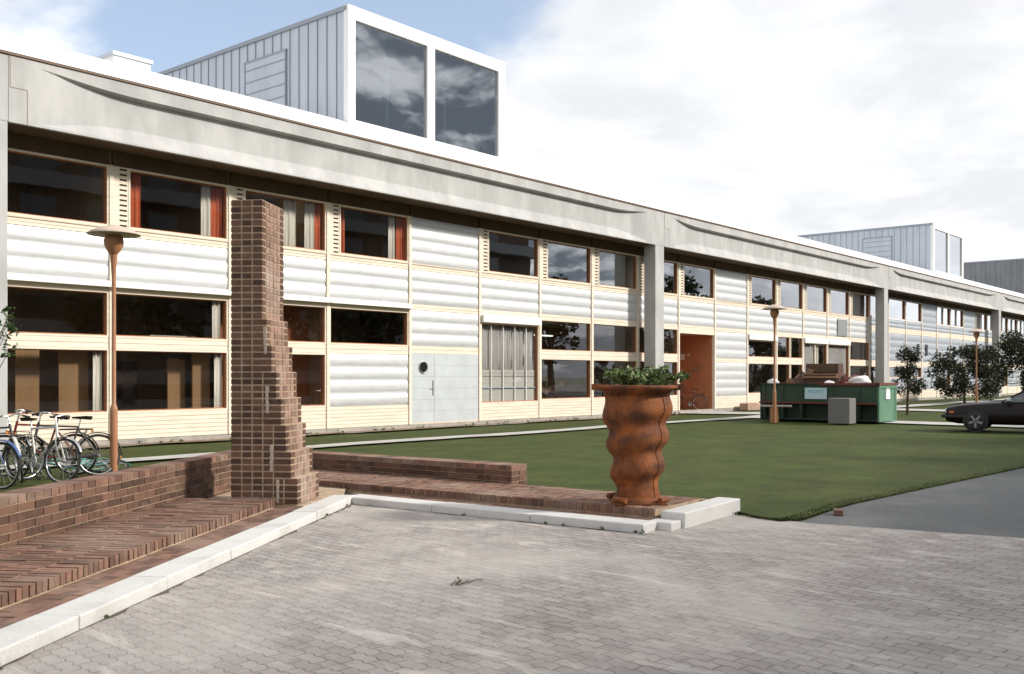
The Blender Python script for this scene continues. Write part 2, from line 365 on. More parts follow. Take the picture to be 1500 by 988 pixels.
# ------------------------------------------------------------------ ground
FW = frame(8.0, 9.22, .837, .5475)       # along the left kerb (x), away from the paving (y)
FV = frame(8.0, 9.25, .084, -.9965)      # along the right kerb towards the camera (x), away from the paving (y)
def fw(w, n, z=0): return (FW @ Vector((w, n, z)))
def fv(v, u, z=0): return (FV @ Vector((v, u, z)))
b = MB(); b.add([(-600, -600, -.03), (900, -600, -.03), (900, 900, -.03), (-600, 900, -.03)], [(0, 1, 2, 3)], 'ground_far'); b.build('ground', kind='structure')
b = MB(); kerb_l = fw(-22, .1)
b.add([(-60, -60, 0), (10.9, -60, 0), (10.6, 1.5, 0), (10.05, 4.35, 0), (10.15, 5.2, 0), (8.9, 5.3, 0), (8.2, 9.4, 0), tuple(kerb_l), (-60, kerb_l.y, 0)], [tuple(range(9))], 'paving'); b.build('paved_forecourt', kind='structure')
b = MB(); b.add([(10.2, -60, -.008), (140, -60, -.008), (140, 6, -.008), (10.0, 6, -.008)], [(0, 1, 2, 3)], 'asphalt'); b.build('asphalt_road', kind='structure')
rnd = random.Random(3)
edge = [(10.28, 5.3), (10.05, 4.95), (9.97, 4.6), (10.2, 4.48), (10.6, 4.5), (11.2, 4.55), (11.9, 4.57), (12.8, 4.52), (14, 4.45), (15.3, 4.37), (17, 4.26), (19, 4.14), (23, 3.95), (29, 3.7), (60, 2.4), (130, 0)]
wc = fw(2.1, 1.95); wl = fw(-34, 1.95)
poly = [(-60, 20.62), (-60, wl.y), (wl.x, wl.y), tuple(wc.xy), tuple(fv(-2.6, 2.05).xy), tuple(fv(1.2, 2.05).xy), tuple(fv(1.3, 1.75).xy), tuple(fv(3.9, 1.75).xy), tuple(fv(3.95, 2.0).xy)] + edge + [(130, 20.62)]
b = MB(); b.prism(poly, -.02, .012, 'grass'); b.build('lawn', kind='structure')
# paths
def strip(name, pts, w, z, m, jit=.05):
    b = MB(); L = []; Rr = []
    for i, (x, y) in enumerate(pts):
        a = pts[max(i - 1, 0)]; c = pts[min(i + 1, len(pts) - 1)]; d = Vector((c[0] - a[0], c[1] - a[1])).normalized()
        ww = w[i] if isinstance(w, (list, tuple)) else w
        L.append((x - d.y * (ww / 2 + rnd.uniform(-jit, jit)), y + d.x * (ww / 2 + rnd.uniform(-jit, jit)), z)); Rr.append((x + d.y * (ww / 2 + rnd.uniform(-jit, jit)), y - d.x * (ww / 2 + rnd.uniform(-jit, jit)), z))
    n = len(pts); b.add(L + Rr, [(i, n + i, n + i + 1, i + 1) for i in range(n - 1)], m); return b.build(name, kind='structure')
strip('garden_path', [(-30 + 1.2 * i, 16.75 + .12 * math.sin(i * .7)) for i in range(56)], .72, .054, 'pale_path', .09)
strip('paved_path', [(37.2 + 1.5 * i, 17.0 - .02 * i) for i in range(38)], 1.3, .054, 'pale_path', .03)
strip('entrance_path', [(36.3, 20.6), (36.4, 19.5), (36.8, 18.4), (37.6, 17.4)], [2.7, 2.6, 2.4, 2.2], .058, 'pale_path', .02)
strip('footpath', [(31.2, -8), (32.2, 3), (32.9, 11.4), (33.6, 16.4)], 1.7, .055, 'pale_path', .02)
strip('gravel_path', [(43.5, -4), (44.4, 6), (45.4, 16.4)], 2.4, .055, 'pale_path', .02)
strip('soil_strip', [(-20 + 1.0 * i, 20.28) for i in range(57)], .5, .056, 'bare_soil', .12)
# grass blades on the near lawn
def in_poly(x, y, P):
    c = False; j = len(P) - 1
    for i in range(len(P)):
        if (P[i][1] > y) != (P[j][1] > y) and x < (P[j][0] - P[i][0]) * (y - P[i][1]) / (P[j][1] - P[i][1]) + P[i][0]: c = not c
        j = i
    return c
rg = random.Random(11); V = []; Fc = []; RR = []
while len(Fc) < 2600:
    d = rg.random() ** 1.6; x = 9.6 + d * 24; y = rg.uniform(4.0, 16.3) if rg.random() < .8 else rg.uniform(17.2, 20.2)
    if rg.random() < .12: x = rg.uniform(0, 12); y = rg.uniform(11, 20.1)
    if rg.random() < 1.:
        q = rg.randrange(len(edge) - 4); u_ = rg.random(); x = edge[q][0] + (edge[q + 1][0] - edge[q][0]) * u_; y = edge[q][1] + (edge[q + 1][1] - edge[q][1]) * u_ - .04 + .22 * rg.random() ** 1.5; x += rg.uniform(-.03, .03)
    if 16.3 < y < 17.2 or y < 3.6: continue
    if abs(x - 32.4) < 1.1 or abs(x - 36.6) < 1.5 and y > 17: continue
    dist = math.hypot(x, y); h = rg.uniform(.006, .022); wd = .003 + .0003 * dist; a = rg.uniform(0, 6.283); l = rg.uniform(-.6, .6) * h
    i = len(V); cx_, sx_ = math.cos(a) * wd, math.sin(a) * wd
    V += [(x - cx_, y - sx_, .008), (x + cx_, y + sx_, .008), (x + sx_ / wd * l, y - cx_ / wd * l, .012 + h)]; Fc.append((i, i + 1, i + 2)); RR.append(rg.random())
me = bpy.data.meshes.new('lawn_grass'); me.from_pydata(V, [], Fc); me.materials.append(M['blade'])
a = me.attributes.new('rnd', 'FLOAT', 'FACE'); a.data.foreach_set('value', RR); me.update()
o = bpy.data.objects.new('lawn_grass', me); COL.objects.link(o); tag(o, 'short green grass blades on the lawn', 'grass', kind='stuff')

# ------------------------------------------------------------------ the long school building
YF = 20.55                                # facade plane
bld = wthing('school_building', 'long two storey building with concrete beams, ribbed metal panels and cream timber', 'building', (32, 20.55, 0))
def pillow(b, x0, x1, z0, z1, n, depth=.026, m='alu'):
    rows = []; k = 6
    for j in range(n):
        for i in range(k if j < n - 1 else k + 1):
            u = i / k; z = z0 + (z1 - z0) * (j + u) / n
            rows.append((YF + .008 - depth * (max(0., math.sin(math.pi * min(1, u * 1.0))) ** .6), z))
    # slight dents along x
    nx = 9; P = []
    for ix in range(nx):
        x = x0 + (x1 - x0) * ix / (nx - 1); e = 1 if 0 < ix < nx - 1 else .85
        for (y, z) in rows: P.append((x, YF + .008 + (y - YF - .008) * (e * rp.uniform(.9, 1.06)), z))
    h = len(rows)
    b.add(P, [(ix * h + r, (ix + 1) * h + r, (ix + 1) * h + r + 1, ix * h + r + 1) for ix in range(nx - 1) for r in range(h - 1)], m, smooth=True)
    b.box(x0, x1, YF + .012, YF + .06, z0, z1, m)
rp = random.Random(5)
def boards(b, x0, x1, z0, z1, n, y=YF - .015, m='cream'):
    hh = (z1 - z0) / n
    for i in range(n):
        b.box(x0, x1, y + .001 * (i % 2), YF + .05, z0 + i * hh + .004, z0 + (i + 1) * hh - .004, m)
    b.box(x0 + .003, x1 - .003, y + .012, YF + .045, z0 + .002, z1 - .002, 'wood_groove')
def curtain(b, x0, x1, z0, z1, y, m):
    n = max(6, int((x1 - x0) / .03)); P = []
    for i in range(n + 1):
        yy = y + .03 * math.sin(i * 1.9) + .012 * math.sin(i * .7); x = x0 + (x1 - x0) * i / n
        P += [(x, yy, z0), (x, yy, z1), (x, yy + .012, z0), (x, yy + .012, z1)]
    fs = []
    for i in range(n): a = 4 * i; fs += [(a, a + 4, a + 5, a + 1), (a + 2, a + 3, a + 7, a + 6), (a + 1, a + 5, a + 7, a + 3)]
    b.add(P, fs, m, smooth=True)
def window(x0, x1, z0, z1, cur=(), pm='pane', mull=(), fm='sash', cas='cream'):
    b = MB(); c = .045
    b.box(x0, x1, YF - .02, YF + .11, z0, z0 + c, cas); b.box(x0, x1, YF - .02, YF + .11, z1 - c, z1, cas)
    b.box(x0, x0 + c, YF - .02, YF + .11, z0 + c, z1 - c, cas); b.box(x1 - c, x1, YF - .02, YF + .11, z0 + c, z1 - c, cas)
    s = .022; d = c + s
    b.box(x0 + c, x1 - c, YF + .025, YF + .105, z0 + c, z0 + d, fm); b.box(x0 + c, x1 - c, YF + .012, YF + .105, z1 - d, z1 - c, fm)
    b.box(x0 + c, x0 + d, YF + .012, YF + .105, z0 + d, z1 - d, fm); b.box(x1 - d, x1 - c, YF + .012, YF + .105, z0 + d, z1 - d, fm)
    for mxx in mull: b.box(mxx - .035, mxx + .035, YF + .0, YF + .1, z0 + d, z1 - d, cas)
    fr = b.build('window', bld)
    g = MB(); g.box(x0 + d - .005, x1 - d + .005, YF + .07, YF + .076, z0 + d - .005, z1 - d + .005, pm); g.build('pane', fr, loc=bld['base'])
    for (a, e, m) in cur:
        k = MB(); curtain(k, x0 + d + (x1 - x0 - 2 * d) * a, x0 + d + (x1 - x0 - 2 * d) * e, z0 + .02, z1 + .05, YF + .13, m); k.build('curtain', fr, loc=bld['base'])
    return fr
def vent(x0, x1, z0, z1):
    b = MB(); b.box(x0, x1, YF - .01, YF + .08, z0, z1, 'cream')
    n = int((z1 - z0) / .105); w = x1 - x0
    for i in range(n):
        z = z0 + (i + .5) * (z1 - z0) / n; b.box(x0 + w * .42, x1 - w * .08, YF - .013, YF - .005, z - .02, z + .02, 'slot')
    b.build('vent_strip', bld)
def panel(x0, x1, z0, z1, n, m='alu'):
    b = MB(); pillow(b, x0, x1, z0, z1, n, m=m); return b.build('metal_panel', bld)
def bpart(name, *q):
    b = MB(); boards(b, *q); return b.build(name, bld)
def bbox(name, x0, x1, z0, z1, d, m):
    b = MB(); b.box(x0, x1, YF - d, YF + .05, z0, z1, m); return b.build(name, bld)
def std_bay(i):
    x0 = 8 + 3 * i; p = .05; a, e = x0 + p, x0 + 3 - p
    b = MB(); b.box(x0 - p, x0 + p, YF - .045, YF + .09, .16, 6.12, 'cream'); b.build('post', bld)
    c = MB()
    far = i >= 16
    GF = {3: 'WP', 4: 'door', 5: 'tall', 9: 'porch', 10: 'PP', 11: 'W', 12: 'narrow', 13: 'drape', 14: 'drape2'}.get(i, 'WW')
    if far:
        bpart('timber_rail', a, e, 2.12, 2.44, 3); bpart('timber_rail', a, e, 4.08, 4.42, 3); bpart('timber_boarding', a, e, .16, .70, 5)
        c.box(a, e, YF + .005, YF + .05, 6.16, 6.55, 'soffit'); c.build('top_board', bld)
        c = MB(); c.box(a, e, YF - .03, YF + .05, 4.885, 4.925, 'hood'); c.build('window_sill', bld)
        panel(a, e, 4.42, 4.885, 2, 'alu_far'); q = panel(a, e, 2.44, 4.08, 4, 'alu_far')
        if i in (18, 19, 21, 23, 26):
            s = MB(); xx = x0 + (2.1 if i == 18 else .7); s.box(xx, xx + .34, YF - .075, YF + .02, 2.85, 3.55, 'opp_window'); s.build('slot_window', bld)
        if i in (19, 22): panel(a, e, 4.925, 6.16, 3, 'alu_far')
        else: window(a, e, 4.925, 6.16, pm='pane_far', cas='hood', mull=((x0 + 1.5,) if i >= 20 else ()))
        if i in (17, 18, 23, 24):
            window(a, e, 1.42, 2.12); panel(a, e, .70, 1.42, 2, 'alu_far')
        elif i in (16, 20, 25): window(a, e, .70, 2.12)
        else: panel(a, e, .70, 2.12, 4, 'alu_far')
        return
    # upper row
    c.box(a, e, YF + .004, YF + .06, 6.12, 6.6, 'soffit'); c.build('top_board', bld)
    c = MB(); boards(c, a, e, 4.60, 4.755, 2); c.box(a, e, YF - .035, YF + .05, 4.755, 4.785, 'cream_dark'); c.build('timber_rail', bld)
    if i in (4, 10): panel(a, e, 4.785, 6.12, 4)
    else:
        cur = {1: ((.0, .12, 'curtain_red'), (.76, .87, 'curtain_white'), (.87, 1., 'curtain_red')), 2: ((.50, .66, 'curtain_white'), (.78, .9, 'curtain_white'), (.9, 1., 'curtain_red')),
               3: ((.0, .1, 'curtain_red'), (.76, .86, 'curtain_white'), (.88, 1., 'curtain_red'))}.get(i, ())
        if i == 0: window(a, e, 4.785, 6.12)
        else:
            vent(a, a + .34, 4.785, 6.12); window(a + .345, e, 4.785, 6.12, cur, pm='pane' if i < 5 else 'pane_bright')
    panel(a, e, 3.62, 4.60, 3)
    if i <= 3:
        c = MB(); c.xprism([(YF - .16, 3.47), (YF - .16, 3.52), (YF - .03, 3.615), (YF + .05, 3.615), (YF + .05, 3.47)], a - .06, e + .06, 'hood')
        c.box(a, e, YF - .01, YF + .05, 3.395, 3.468, 'cream_dark'); c.build('window_hood', bld)
    else: bpart('timber_rail', a, e, 3.45, 3.62, 2)
    if GF in ('WW', 'W', 'WP', 'narrow'):
        bpart('timber_boarding', a, e, .16, .73, 6); bpart('timber_rail', a, e, 2.15, 2.38, 2)
        top = 3.395 if i <= 3 else 3.45
        if i == 11: bbox('blind_box', a, e, 3.19, 3.449, .12, 'hood'); top = 3.19
        if i in (6, 7): top = 3.45
        if GF == 'narrow':
            for (s, t) in ((a, a + 1.42), (a + 1.5, e)): window(s, t, .73, 2.15); window(s, t, 2.38, top)
        else:
            window(a, e, 2.38, top, ((.90, .97, 'curtain_white'),) if i == 1 else ())
            if GF == 'WP': panel(a, e, .73, 2.15, 4)
            else: window(a, e, .73, 2.15, ((.92, .985, 'curtain_white'),) if i in (0, 1) else ())
    elif GF == 'door':
        bpart('timber_rail', a, e, 2.20, 2.42, 2); panel(a, e, 2.42, 3.45, 3); bbox('threshold', a, e, .156, .19, .02, 'cream_dark')
        xm = a + .95
        d = MB(); d.box(a, xm - .008, YF - .02, YF + .05, .19, 2.20, 'door_metal')
        for k in range(1, 6): d.box(a + .01, xm - .015, YF - .0225, YF - .015, .19 + k * .335, .196 + k * .335, 'seam')
        do = d.build('door', bld)
        T = Matrix.Translation((a + .48, YF - .02, 1.80)) @ Matrix.Rotation(R(90), 4, 'X')
        g = MB(); g.lathe([(.155, .0), (.155, .02), (.185, .02), (.185, .0)], 'steel_dull', 24, T=T); g.lathe([(.156, .004), (.156, .012)], 'opp_window', 24, T=T); g.build('porthole', do, loc=bld['base'])
        g = MB(); g.box(xm - .085, xm - .045, YF - .035, YF - .018, .98, 1.42, 'steel_dull'); g.tube([(xm - .065, YF - .035, 1.2), (xm - .065, YF - .075, 1.2), (xm - .17, YF - .075, 1.2)], .011, 'chrome'); g.build('handle', do, loc=bld['base'])
        d = MB(); d.box(xm + .008, e, YF - .015, YF + .05, .19, 2.20, 'door_metal')
        for k in range(1, 6): d.box(xm + .012, e - .01, YF - .0175, YF - .01, .19 + k * .335, .195 + k * .335, 'seam')
        d.build('door_side_panel', bld)
    elif GF == 'tall':
        bpart('timber_boarding', a, e, .16, .68, 5); bbox('blind_box', a, e, 3.22, 3.449, .14, 'hood')
        fr = window(a, e, .68, 3.22)
        d = MB()
        for k in range(1, 5):
            x = a + (e - a) * k / 5; d.box(x - .012, x + .012, YF + .05, YF + .085, .74, 3.16, 'hood')
        d.box(a + .07, e - .07, YF + .052, YF + .083, 1.16, 1.19, 'seam')
        d.build('glazing_bars', fr, loc=bld['base'])
        d = MB(); d.box(a + .06, e - .06, YF + .10, YF + .112, .74, 1.74, 'blind_pale'); d.box(a + .06, e - .06, YF + .096, YF + .103, 1.52, 1.55, 'seam'); d.box(a + .06, e - .06, YF + .096, YF + .103, 1.63, 1.65, 'curtain_grey'); d.build('blind', fr, loc=bld['base'])
        d = MB(); curtain(d, a + .06, e - .06, 1.70, 3.2, YF + .165, 'curtain_grey'); d.build('curtain', fr, loc=bld['base'])
    elif GF in ('drape', 'drape2'):
        bpart('timber_boarding', a, e, .16, .68, 5); bbox('blind_box', a, e, 3.19, 3.449, .12, 'hood')
        fr = window(a, e, .68, 3.19, ((.0, .55, 'curtain_grey'), (.6, .75, 'curtain_white')) if GF == 'drape' else ((0, 1, 'curtain_grey'),), mull=((x0 + 1.5,) if GF == 'drape' else ()))
        if GF == 'drape2':
            s = MB(); s.box(x0 + 1.3, x0 + 2.6, YF - .06, YF - .03, 3.68, 4.55, 'sticker_mark'); s.build('small_window', bld)
    elif GF == 'PP':
        bpart('timber_boarding', a, e, .16, .68, 5); bpart('timber_rail', a, e, 2.12, 2.30, 2); panel(a, e, .68, 2.12, 4); panel(a, e, 2.30, 3.45, 3)
    elif GF == 'porch':
        bbox('timber_rail', a, e, 3.28, 3.449, .02, 'cream')
        d = MB()
        d.box(e - .02, e + .09, YF + .09, 24.4, .10, 3.4, 'terracotta'); d.box(a - .09, a + .02, YF + .09, 24.4, .10, 3.4, 'terracotta')
        d.box(a + .02, e - .02, 24.3, 24.42, .10, 3.4, 'terracotta'); d.box(a - .08, e + .08, YF + .05, 24.4, 3.28, 3.40, 'terracotta')
        d.box(a - .08, e + .08, YF - .1, 24.4, -.02, .10, 'plinth'); d.build('porch', bld)
        d = MB(); d.tube([(e - .12, 21.2, 1.92), (e - .12, 22.9, 1.12)], .028, 'steel_dull')
        for y in (21.5, 22.6): d.tube([(e - .12, y, 1.92 - (y - 21.2) * .47), (e - .01, y, 1.89 - (y - 21.2) * .47)], .012, 'steel_dull')
        d.build('handrail', bld)
        d = MB(); d.box(e - .05, e - .022, 21.95, 22.15, 2.25, 2.5, 'curtain_white'); d.box(e - .07, e - .022, 21.72, 21.80, 2.42, 2.50, 'sticker'); d.build('notice', bld)
for i in range(-3, 30): std_bay(i)
b = MB(); b.box(-1.05, 98.05, YF - .02, YF + .1, -.05, .155, 'plinth'); b.build('plinth', bld)
# inside
b = MB()
b.box(-1, 98, YF + .1, 27.2, 3.50, 3.60, 'ceiling'); b.box(-1, 98, YF + .1, 27.2, 6.45, 6.55, 'ceiling'); b.box(-1, 98, 24.6, 24.8, 0, 8.3, 'interior')
for x in (-1.1, 17, 23.0, 34.85, 38.3, 56, 68, 80, 98): b.box(x, x + .1, YF + .1, 27.2, .16, 3.5, 'interior')
for x in (-1.1, 11, 14.0, 17, 20, 26, 35, 44, 56, 68, 98): b.box(x, x + .1, YF + .1, 27.2, 3.6, 6.45, 'interior')
b.build('inner_wall', bld)
b = MB(); b.box(-1, 34.8, YF + .1, 27.2, .05, .16, 'interior_floor'); b.box(38.3, 98, YF + .1, 27.2, .05, .16, 'interior_floor'); b.box(-1, 98, YF + .12, 27.2, 3.602, 3.62, 'interior_floor'); b.build('floor', bld)
b = MB()
for (x0, x1, y, z1, m) in ((9.3, 9.8, 21.3, 2.3, 'plywood'), (10.05, 10.7, 20.95, 2.2, 'plywood'), (12.75, 13.2, 21.2, 1.95, 'plywood'), (13.25, 13.72, 20.95, 2.2, 'plywood'), (14.1, 17, 21.3, 3.4, 'red_brown_board'), (17.05, 19.95, 23.6, 3.4, 'plywood')):
    b.box(x0, x1, y, y + .05, .16, z1, m)
b.build('partition_board', bld)
b = MB(); b.box(12.0, 12.55, 22.2, 22.4, .9, 1.9, 'dark_shape'); b.box(12.3, 13.5, 21.2, 21.5, 2.36, 2.5, 'paint_white'); b.build('stored_box', bld)
b = MB(); b.lathe([(.02, .18), (.16, .1), (.2, .0)], 'lamp_glow', 16, (16.4, 21.9, 5.85)); b.build('ceiling_lamp', bld)
for (x, y) in ((26.9, 22.2), (28.6, 22.4)):
    b = MB(); b.box(x - .55, x + .55, y, y + .09, 3.0, 3.05, 'tube_glow'); b.build('ceiling_lamp', bld)
b = MB()
rq = random.Random(21)
for k in range(9):
    x = rq.uniform(26.3, 28.6); y = rq.uniform(21.2, 22.2); z = rq.uniform(.7, 1.5)
    T = Matrix.Translation((x, y, z)) @ Matrix.Rotation(rq.uniform(-.8, .8), 4, 'Y') @ Matrix.Rotation(rq.uniform(-.4, .4), 4, 'Z')
    b.box(-.5, .5, -.03, .03, -.09, .09, rq.choice(['brown_wood', 'red_brown_board', 'pale_wood', 'brown_wood']), T=T)
b.box(26.2, 28.8, 21.2, 22.2, .16, .62, 'brown_wood'); b.build('stacked_timber', bld)
# concrete piers, beams
BY = 19.70
PX = [7.85 + 24.05 * j for j in range(-1, 5)]
for j, x in enumerate(PX):
    b = MB(); b.box(x, x + .61, BY + .004, BY + .5, -.05, 6.44, 'concrete')
    b.box(x, x + .62, BY + .002, BY + .5, 6.44, 7.725, 'concrete')
    b.build('pier', bld, bevel=.012)
for j in range(len(PX) - 1):
    xa = PX[j] + .625; xb = PX[j + 1] - .005; n = 81; P = []; zt, zb = 7.73, 6.44
    for k in range(n):
        u = k / (n - 1); x = xa + (xb - xa) * u
        dl = min(x - xa - .7, xb - x - .6); r = max(0., min(1., dl / 2.2)); r = r * (2 - r)
        P += [(x, BY, zt), (x, BY, zt - .13 - .15 * r), (x, BY + .16 * r, zt - .13 - .16 * r - .03), (x, BY + .16 * r, zb + .05 + .30 * r), (x, BY + .006 * r, zb + .04), (x, BY, zb), (x, BY + .1, zb), (x, BY + .1, zb + .1), (x, BY + .7, zb + .1), (x, BY + .7, zt)]
    q_ = 10
    b = MB(); b.add(P, [(k * q_ + q, k * q_ + (q + 1) % q_, (k + 1) * q_ + (q + 1) % q_, (k + 1) * q_ + q) for k in range(n - 1) for q in range(q_)], 'concrete')
    b.add(P, [tuple(range(q_)), tuple(range(n * q_ - 1, n * q_ - q_ - 1, -1))], 'concrete')
    bo = b.build('concrete_beam', bld)
    g = MB()
    for (x0_, x1_, za, zc) in ((xa + .02, xa + .034, 7.12, 7.72), (xa + .02, xa + .36, 7.106, 7.12), (xa + .346, xa + .36, 6.45, 7.106)): g.box(x0_, x1_, BY - .002, BY + .002, za, zc, 'roof_edge')
    g.build('joint', bo, loc=bld['base'])
b = MB(); b.box(-16, 104, BY + .105, 20.53, 6.445, 6.50, 'soffit'); b.build('soffit', bld)
# roof
b = MB(); ZR = 8.68
b.box(-16, 128, BY - .03, BY + .3, 7.735, 7.775, 'roof_edge'); b.build('roof_edge', bld)
b = MB(); b.xprism([(BY - .04, 7.78), (21.45, ZR), (36, ZR + .02), (36, ZR - .15), (21.5, ZR - .15), (BY + .3, 7.78)], -16, 128, 'roof_sheet')
b.build('roof', bld)
b = MB(); b.box(-16, 128, 35.6, 35.9, 0, 8.5, 'concrete'); b.build('rear_wall', bld)
def roof_box(x0, x1, m, first=False):
    yf = 21.2; y1 = 33.2; zt = 11.86; zb = 8.5
    b = MB(); b.box(x0, x0 + .1, yf + .1, y1, zb, zt - .12, m); b.box(x1 - .1, x1, yf + .1, y1, zb, zt - .12, m); b.box(x0 + .1, x1 - .1, y1 - .1, y1, zb, zt - .12, m)
    n = int((y1 - yf) / .42)
    for k in range(1, n):
        y = yf + .1 + k * .42; b.box(x0 - .022, x0 + .01, y - .012, y + .012, zb, zt - .13, 'seam' if m == 'zinc' else m)
    b.box(x0 - .05, x1 + .05, yf + .1, y1 + .05, zt - .12, zt, 'seam'); b.box(x0 + .1, x1 - .1, yf + .12, y1 - .1, zb, zb + .1, 'roof_inner')
    b.box(x0 + .1, x1 - .1, yf + 4, yf + 4.1, zb, zt - .12, 'roof_inner'); b.box(x0 + .1, x0 + .12, yf + .2, yf + 4, zb + .1, zt - .12, 'roof_inner'); b.box(x1 - .12, x1 - .1, yf + .2, yf + 4, zb + .1, zt - .12, 'roof_inner')
    rb = b.build('rooftop_box', bld)
    f = MB(); c = .28; xm = (x0 + x1) / 2 - .1
    f.box(x0 - .02, x1 + .02, yf, yf + .2, 11.50, zt + .01, 'white_metal'); f.box(x0 - .02, x1 + .02, yf, yf + .2, zb, 8.70, 'white_metal')
    for (s, t) in ((x0 - .02, x0 + .24), (xm - .16, xm + .16), (x1 - .32, x1 + .02)): f.box(s, t, yf + .002, yf + .2, 8.70, 11.50, 'white_metal')
    fo = f.build('window_frame', rb, loc=bld['base'])
    for (s, t) in ((x0 + .24, xm - .16), (xm + .16, x1 - .32)):
        g = MB(); g.box(s, t, yf + .08, yf + .09, 8.70, 11.50, 'roof_pane'); g.build('pane', rb, loc=bld['base'])
    g = MB(); g.lathe([(.06, 0), (.06, 2.5)], 'white_metal', 12, (xm - 1.0, yf + .9, zb + .1)); g.lathe([(.06, 0), (.06, 2.2)], 'white_metal', 12, (xm + 1.6, yf + 1.0, zb + .1)); g.build('flue_pipe', rb, loc=bld['base'])
    if m == 'zinc':
        l = MB(); l.box(x0 - .035, x0 - .0, 24.0, 26.0, 9.0, 11.15, 'zinc'); l.box(x0 - .05, x0 - .001, 23.95, 26.05, 11.15, 11.21, 'seam'); l.box(x0 - .05, x0 - .001, 25.98, 26.03, 9, 11.15, 'seam'); l.box(x0 - .05, x0 - .001, 23.97, 24.02, 9, 11.15, 'seam')
        for k in range(6): l.box(x0 - .05, x0 - .002, 24.02, 25.98, 9.1 + k * .36, 9.125 + k * .36, 'seam')
        l.build('louvre', rb, loc=bld['base'])
roof_box(18.3, 25.0, 'zinc'); roof_box(69.6, 76.4, 'zinc'); roof_box(95.6, 102.4, 'zinc_dark_reflection')
b = MB(); b.box(14.0, 15.1, 26, 26.9, 8.6, 10.4, 'white_metal'); b.box(13.95, 15.15, 25.95, 26.95, 10.4, 10.5, 'zinc'); b.build('roof_vent', bld)

# ------------------------------------------------------------------ brickwork
rb_ = random.Random(17)
def brick(b, x0, x1, y0, y1, z0, z1, m='brick', j=.005):
    d = lambda: rb_.uniform(-.0025, .0025)
    b.box(x0 + j + d(), x1 - j + d(), y0 + d(), y1 + d(), z0 + j + d() * .4, z1 - j + d() * .4, m, rb_.random())
# stepped brick pillar: local x to the right along its front, y away from the camera
FP = frame(6.60, 9.66, .5475, -.837)
FP = FP @ Matrix.Scale(1, 4)
pil = MB(FP); cw = .1235; ch = .0748; nlev = 46; z0 = .10
def pillar_width(c):          # number of half headers in course c, widest at the foot
    if c < 4: return 13
    if c < 8: return 12
    if c < 12: return 11.5
    if c < 16: return 11
    if c < 20: return 10
    if c < 24: return 9
    if c < 28: return 8
    return 6.3
W_FULL = .76
pc = MB(FP)
for c in range(nlev):
    # widths measured on the photograph's steps, in metres
    w = {0: .775, 1: .775, 2: .775, 3: .775}.get(c, None)
    if w is None:
        st = (c - 4) // 4
        w = [.70, .64, .585, .53, .475, .42, .365][st] if st < 7 else .365
    dp = .78 if c < 8 else .70
    za, zb_ = z0 + c * ch, z0 + (c + 1) * ch
    nfull = int((w + .01) / cw); rem = w - nfull * cw
    xs = [k * cw for k in range(nfull + 1)]
    if rem > .02:
        if c % 8 < 4: xs = xs[:-1] + [w]
        else: xs = xs + [w] if rem > .05 else xs[:-1] + [w]
    else: xs[-1] = w
    if c % 8 >= 4 and len(xs) > 4 and (c // 4) % 2 == 1 and c < 28: xs = xs[:-2] + [w]    # long bricks at the corner
    nd = int(round(dp / .118)); ys = [dp * k / nd for k in range(nd + 1)]
    # frame FP: +y points away to the left-hand normal, i.e. backwards
    for k in range(len(xs) - 1):
        x0_, x1_ = xs[k], xs[k + 1]
        b_ = pil
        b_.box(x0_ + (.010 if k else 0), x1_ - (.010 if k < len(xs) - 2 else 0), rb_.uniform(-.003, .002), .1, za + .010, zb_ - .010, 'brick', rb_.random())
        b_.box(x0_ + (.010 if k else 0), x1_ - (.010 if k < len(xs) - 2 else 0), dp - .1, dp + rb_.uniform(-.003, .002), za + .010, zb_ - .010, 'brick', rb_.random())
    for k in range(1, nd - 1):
        pil.box(w - .1, w + rb_.uniform(-.002, .003), ys[k] + .007, ys[k + 1] - .007, za + .008, zb_ - .008, 'brick_sunlit', rb_.random())
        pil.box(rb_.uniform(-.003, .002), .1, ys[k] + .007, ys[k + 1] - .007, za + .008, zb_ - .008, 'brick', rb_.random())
    pc.box(.006, w - .006, .006, dp - .006, za - .0003 * (c % 2), zb_ + .0003 * (c % 2), 'mortar')
po = thing('brick_pillar', 'tall dark brick pillar stepping out towards its foot on one side', 'pillar', (6.60, 9.66, .1))
po['world'] = 1; po['base'] = (6.60, 9.66, .1)
pil.build('brick_courses', po); pc.build('mortar_core', po)
ef = MB(FP)
for (x, zc, hh) in ((.40, 1.95, .30), (.425, 1.28, .30), (.475, .62, .30), (.545, .25, .26)):
    for k in range(16):
        z = zc - hh / 2 + hh * k / 16; ef.box(x - rb_.uniform(.010, .022), x + rb_.uniform(.010, .022), -.004 - .0006 * k, .02, z, z + hh / 16 + .004, 'efflorescence')
ef.build('mortar_smear', po)

def wall_block(name, F, x0, x1, y0, y1, z0, z1, label, cat, course=.075, top='header', ends=True):
    b = MB(F); n = max(1, round((z1 - z0) / course)); hh = (z1 - z0) / n; bl = .24
    for c in range(n):
        off = (c % 2) * bl / 2; last = c == n - 1
        step = .12 if (last and top == 'header') else bl
        x = x0 - (off if not (last and top == 'header') else 0)
        while x < x1 - .02:
            a, e = max(x, x0), min(x + step, x1)
            if e - a > .03:
                if last and top == 'header': brick(b, a, e, y0, y1, z0 + c * hh, z0 + (c + 1) * hh, 'brick_flat')
                else:
                    ym = (y0 + y1) / 2; brick(b, a, e, y0, ym - .005, z0 + c * hh, z0 + (c + 1) * hh); brick(b, a, e, ym + .005, y1, z0 + c * hh, z0 + (c + 1) * hh)
            x += step
    b.box(x0 + .012, x1 - .012, y0 + .008, y1 - .008, z0, z1 - .009, 'mortar')
    return tag(b.build(name), label, cat)
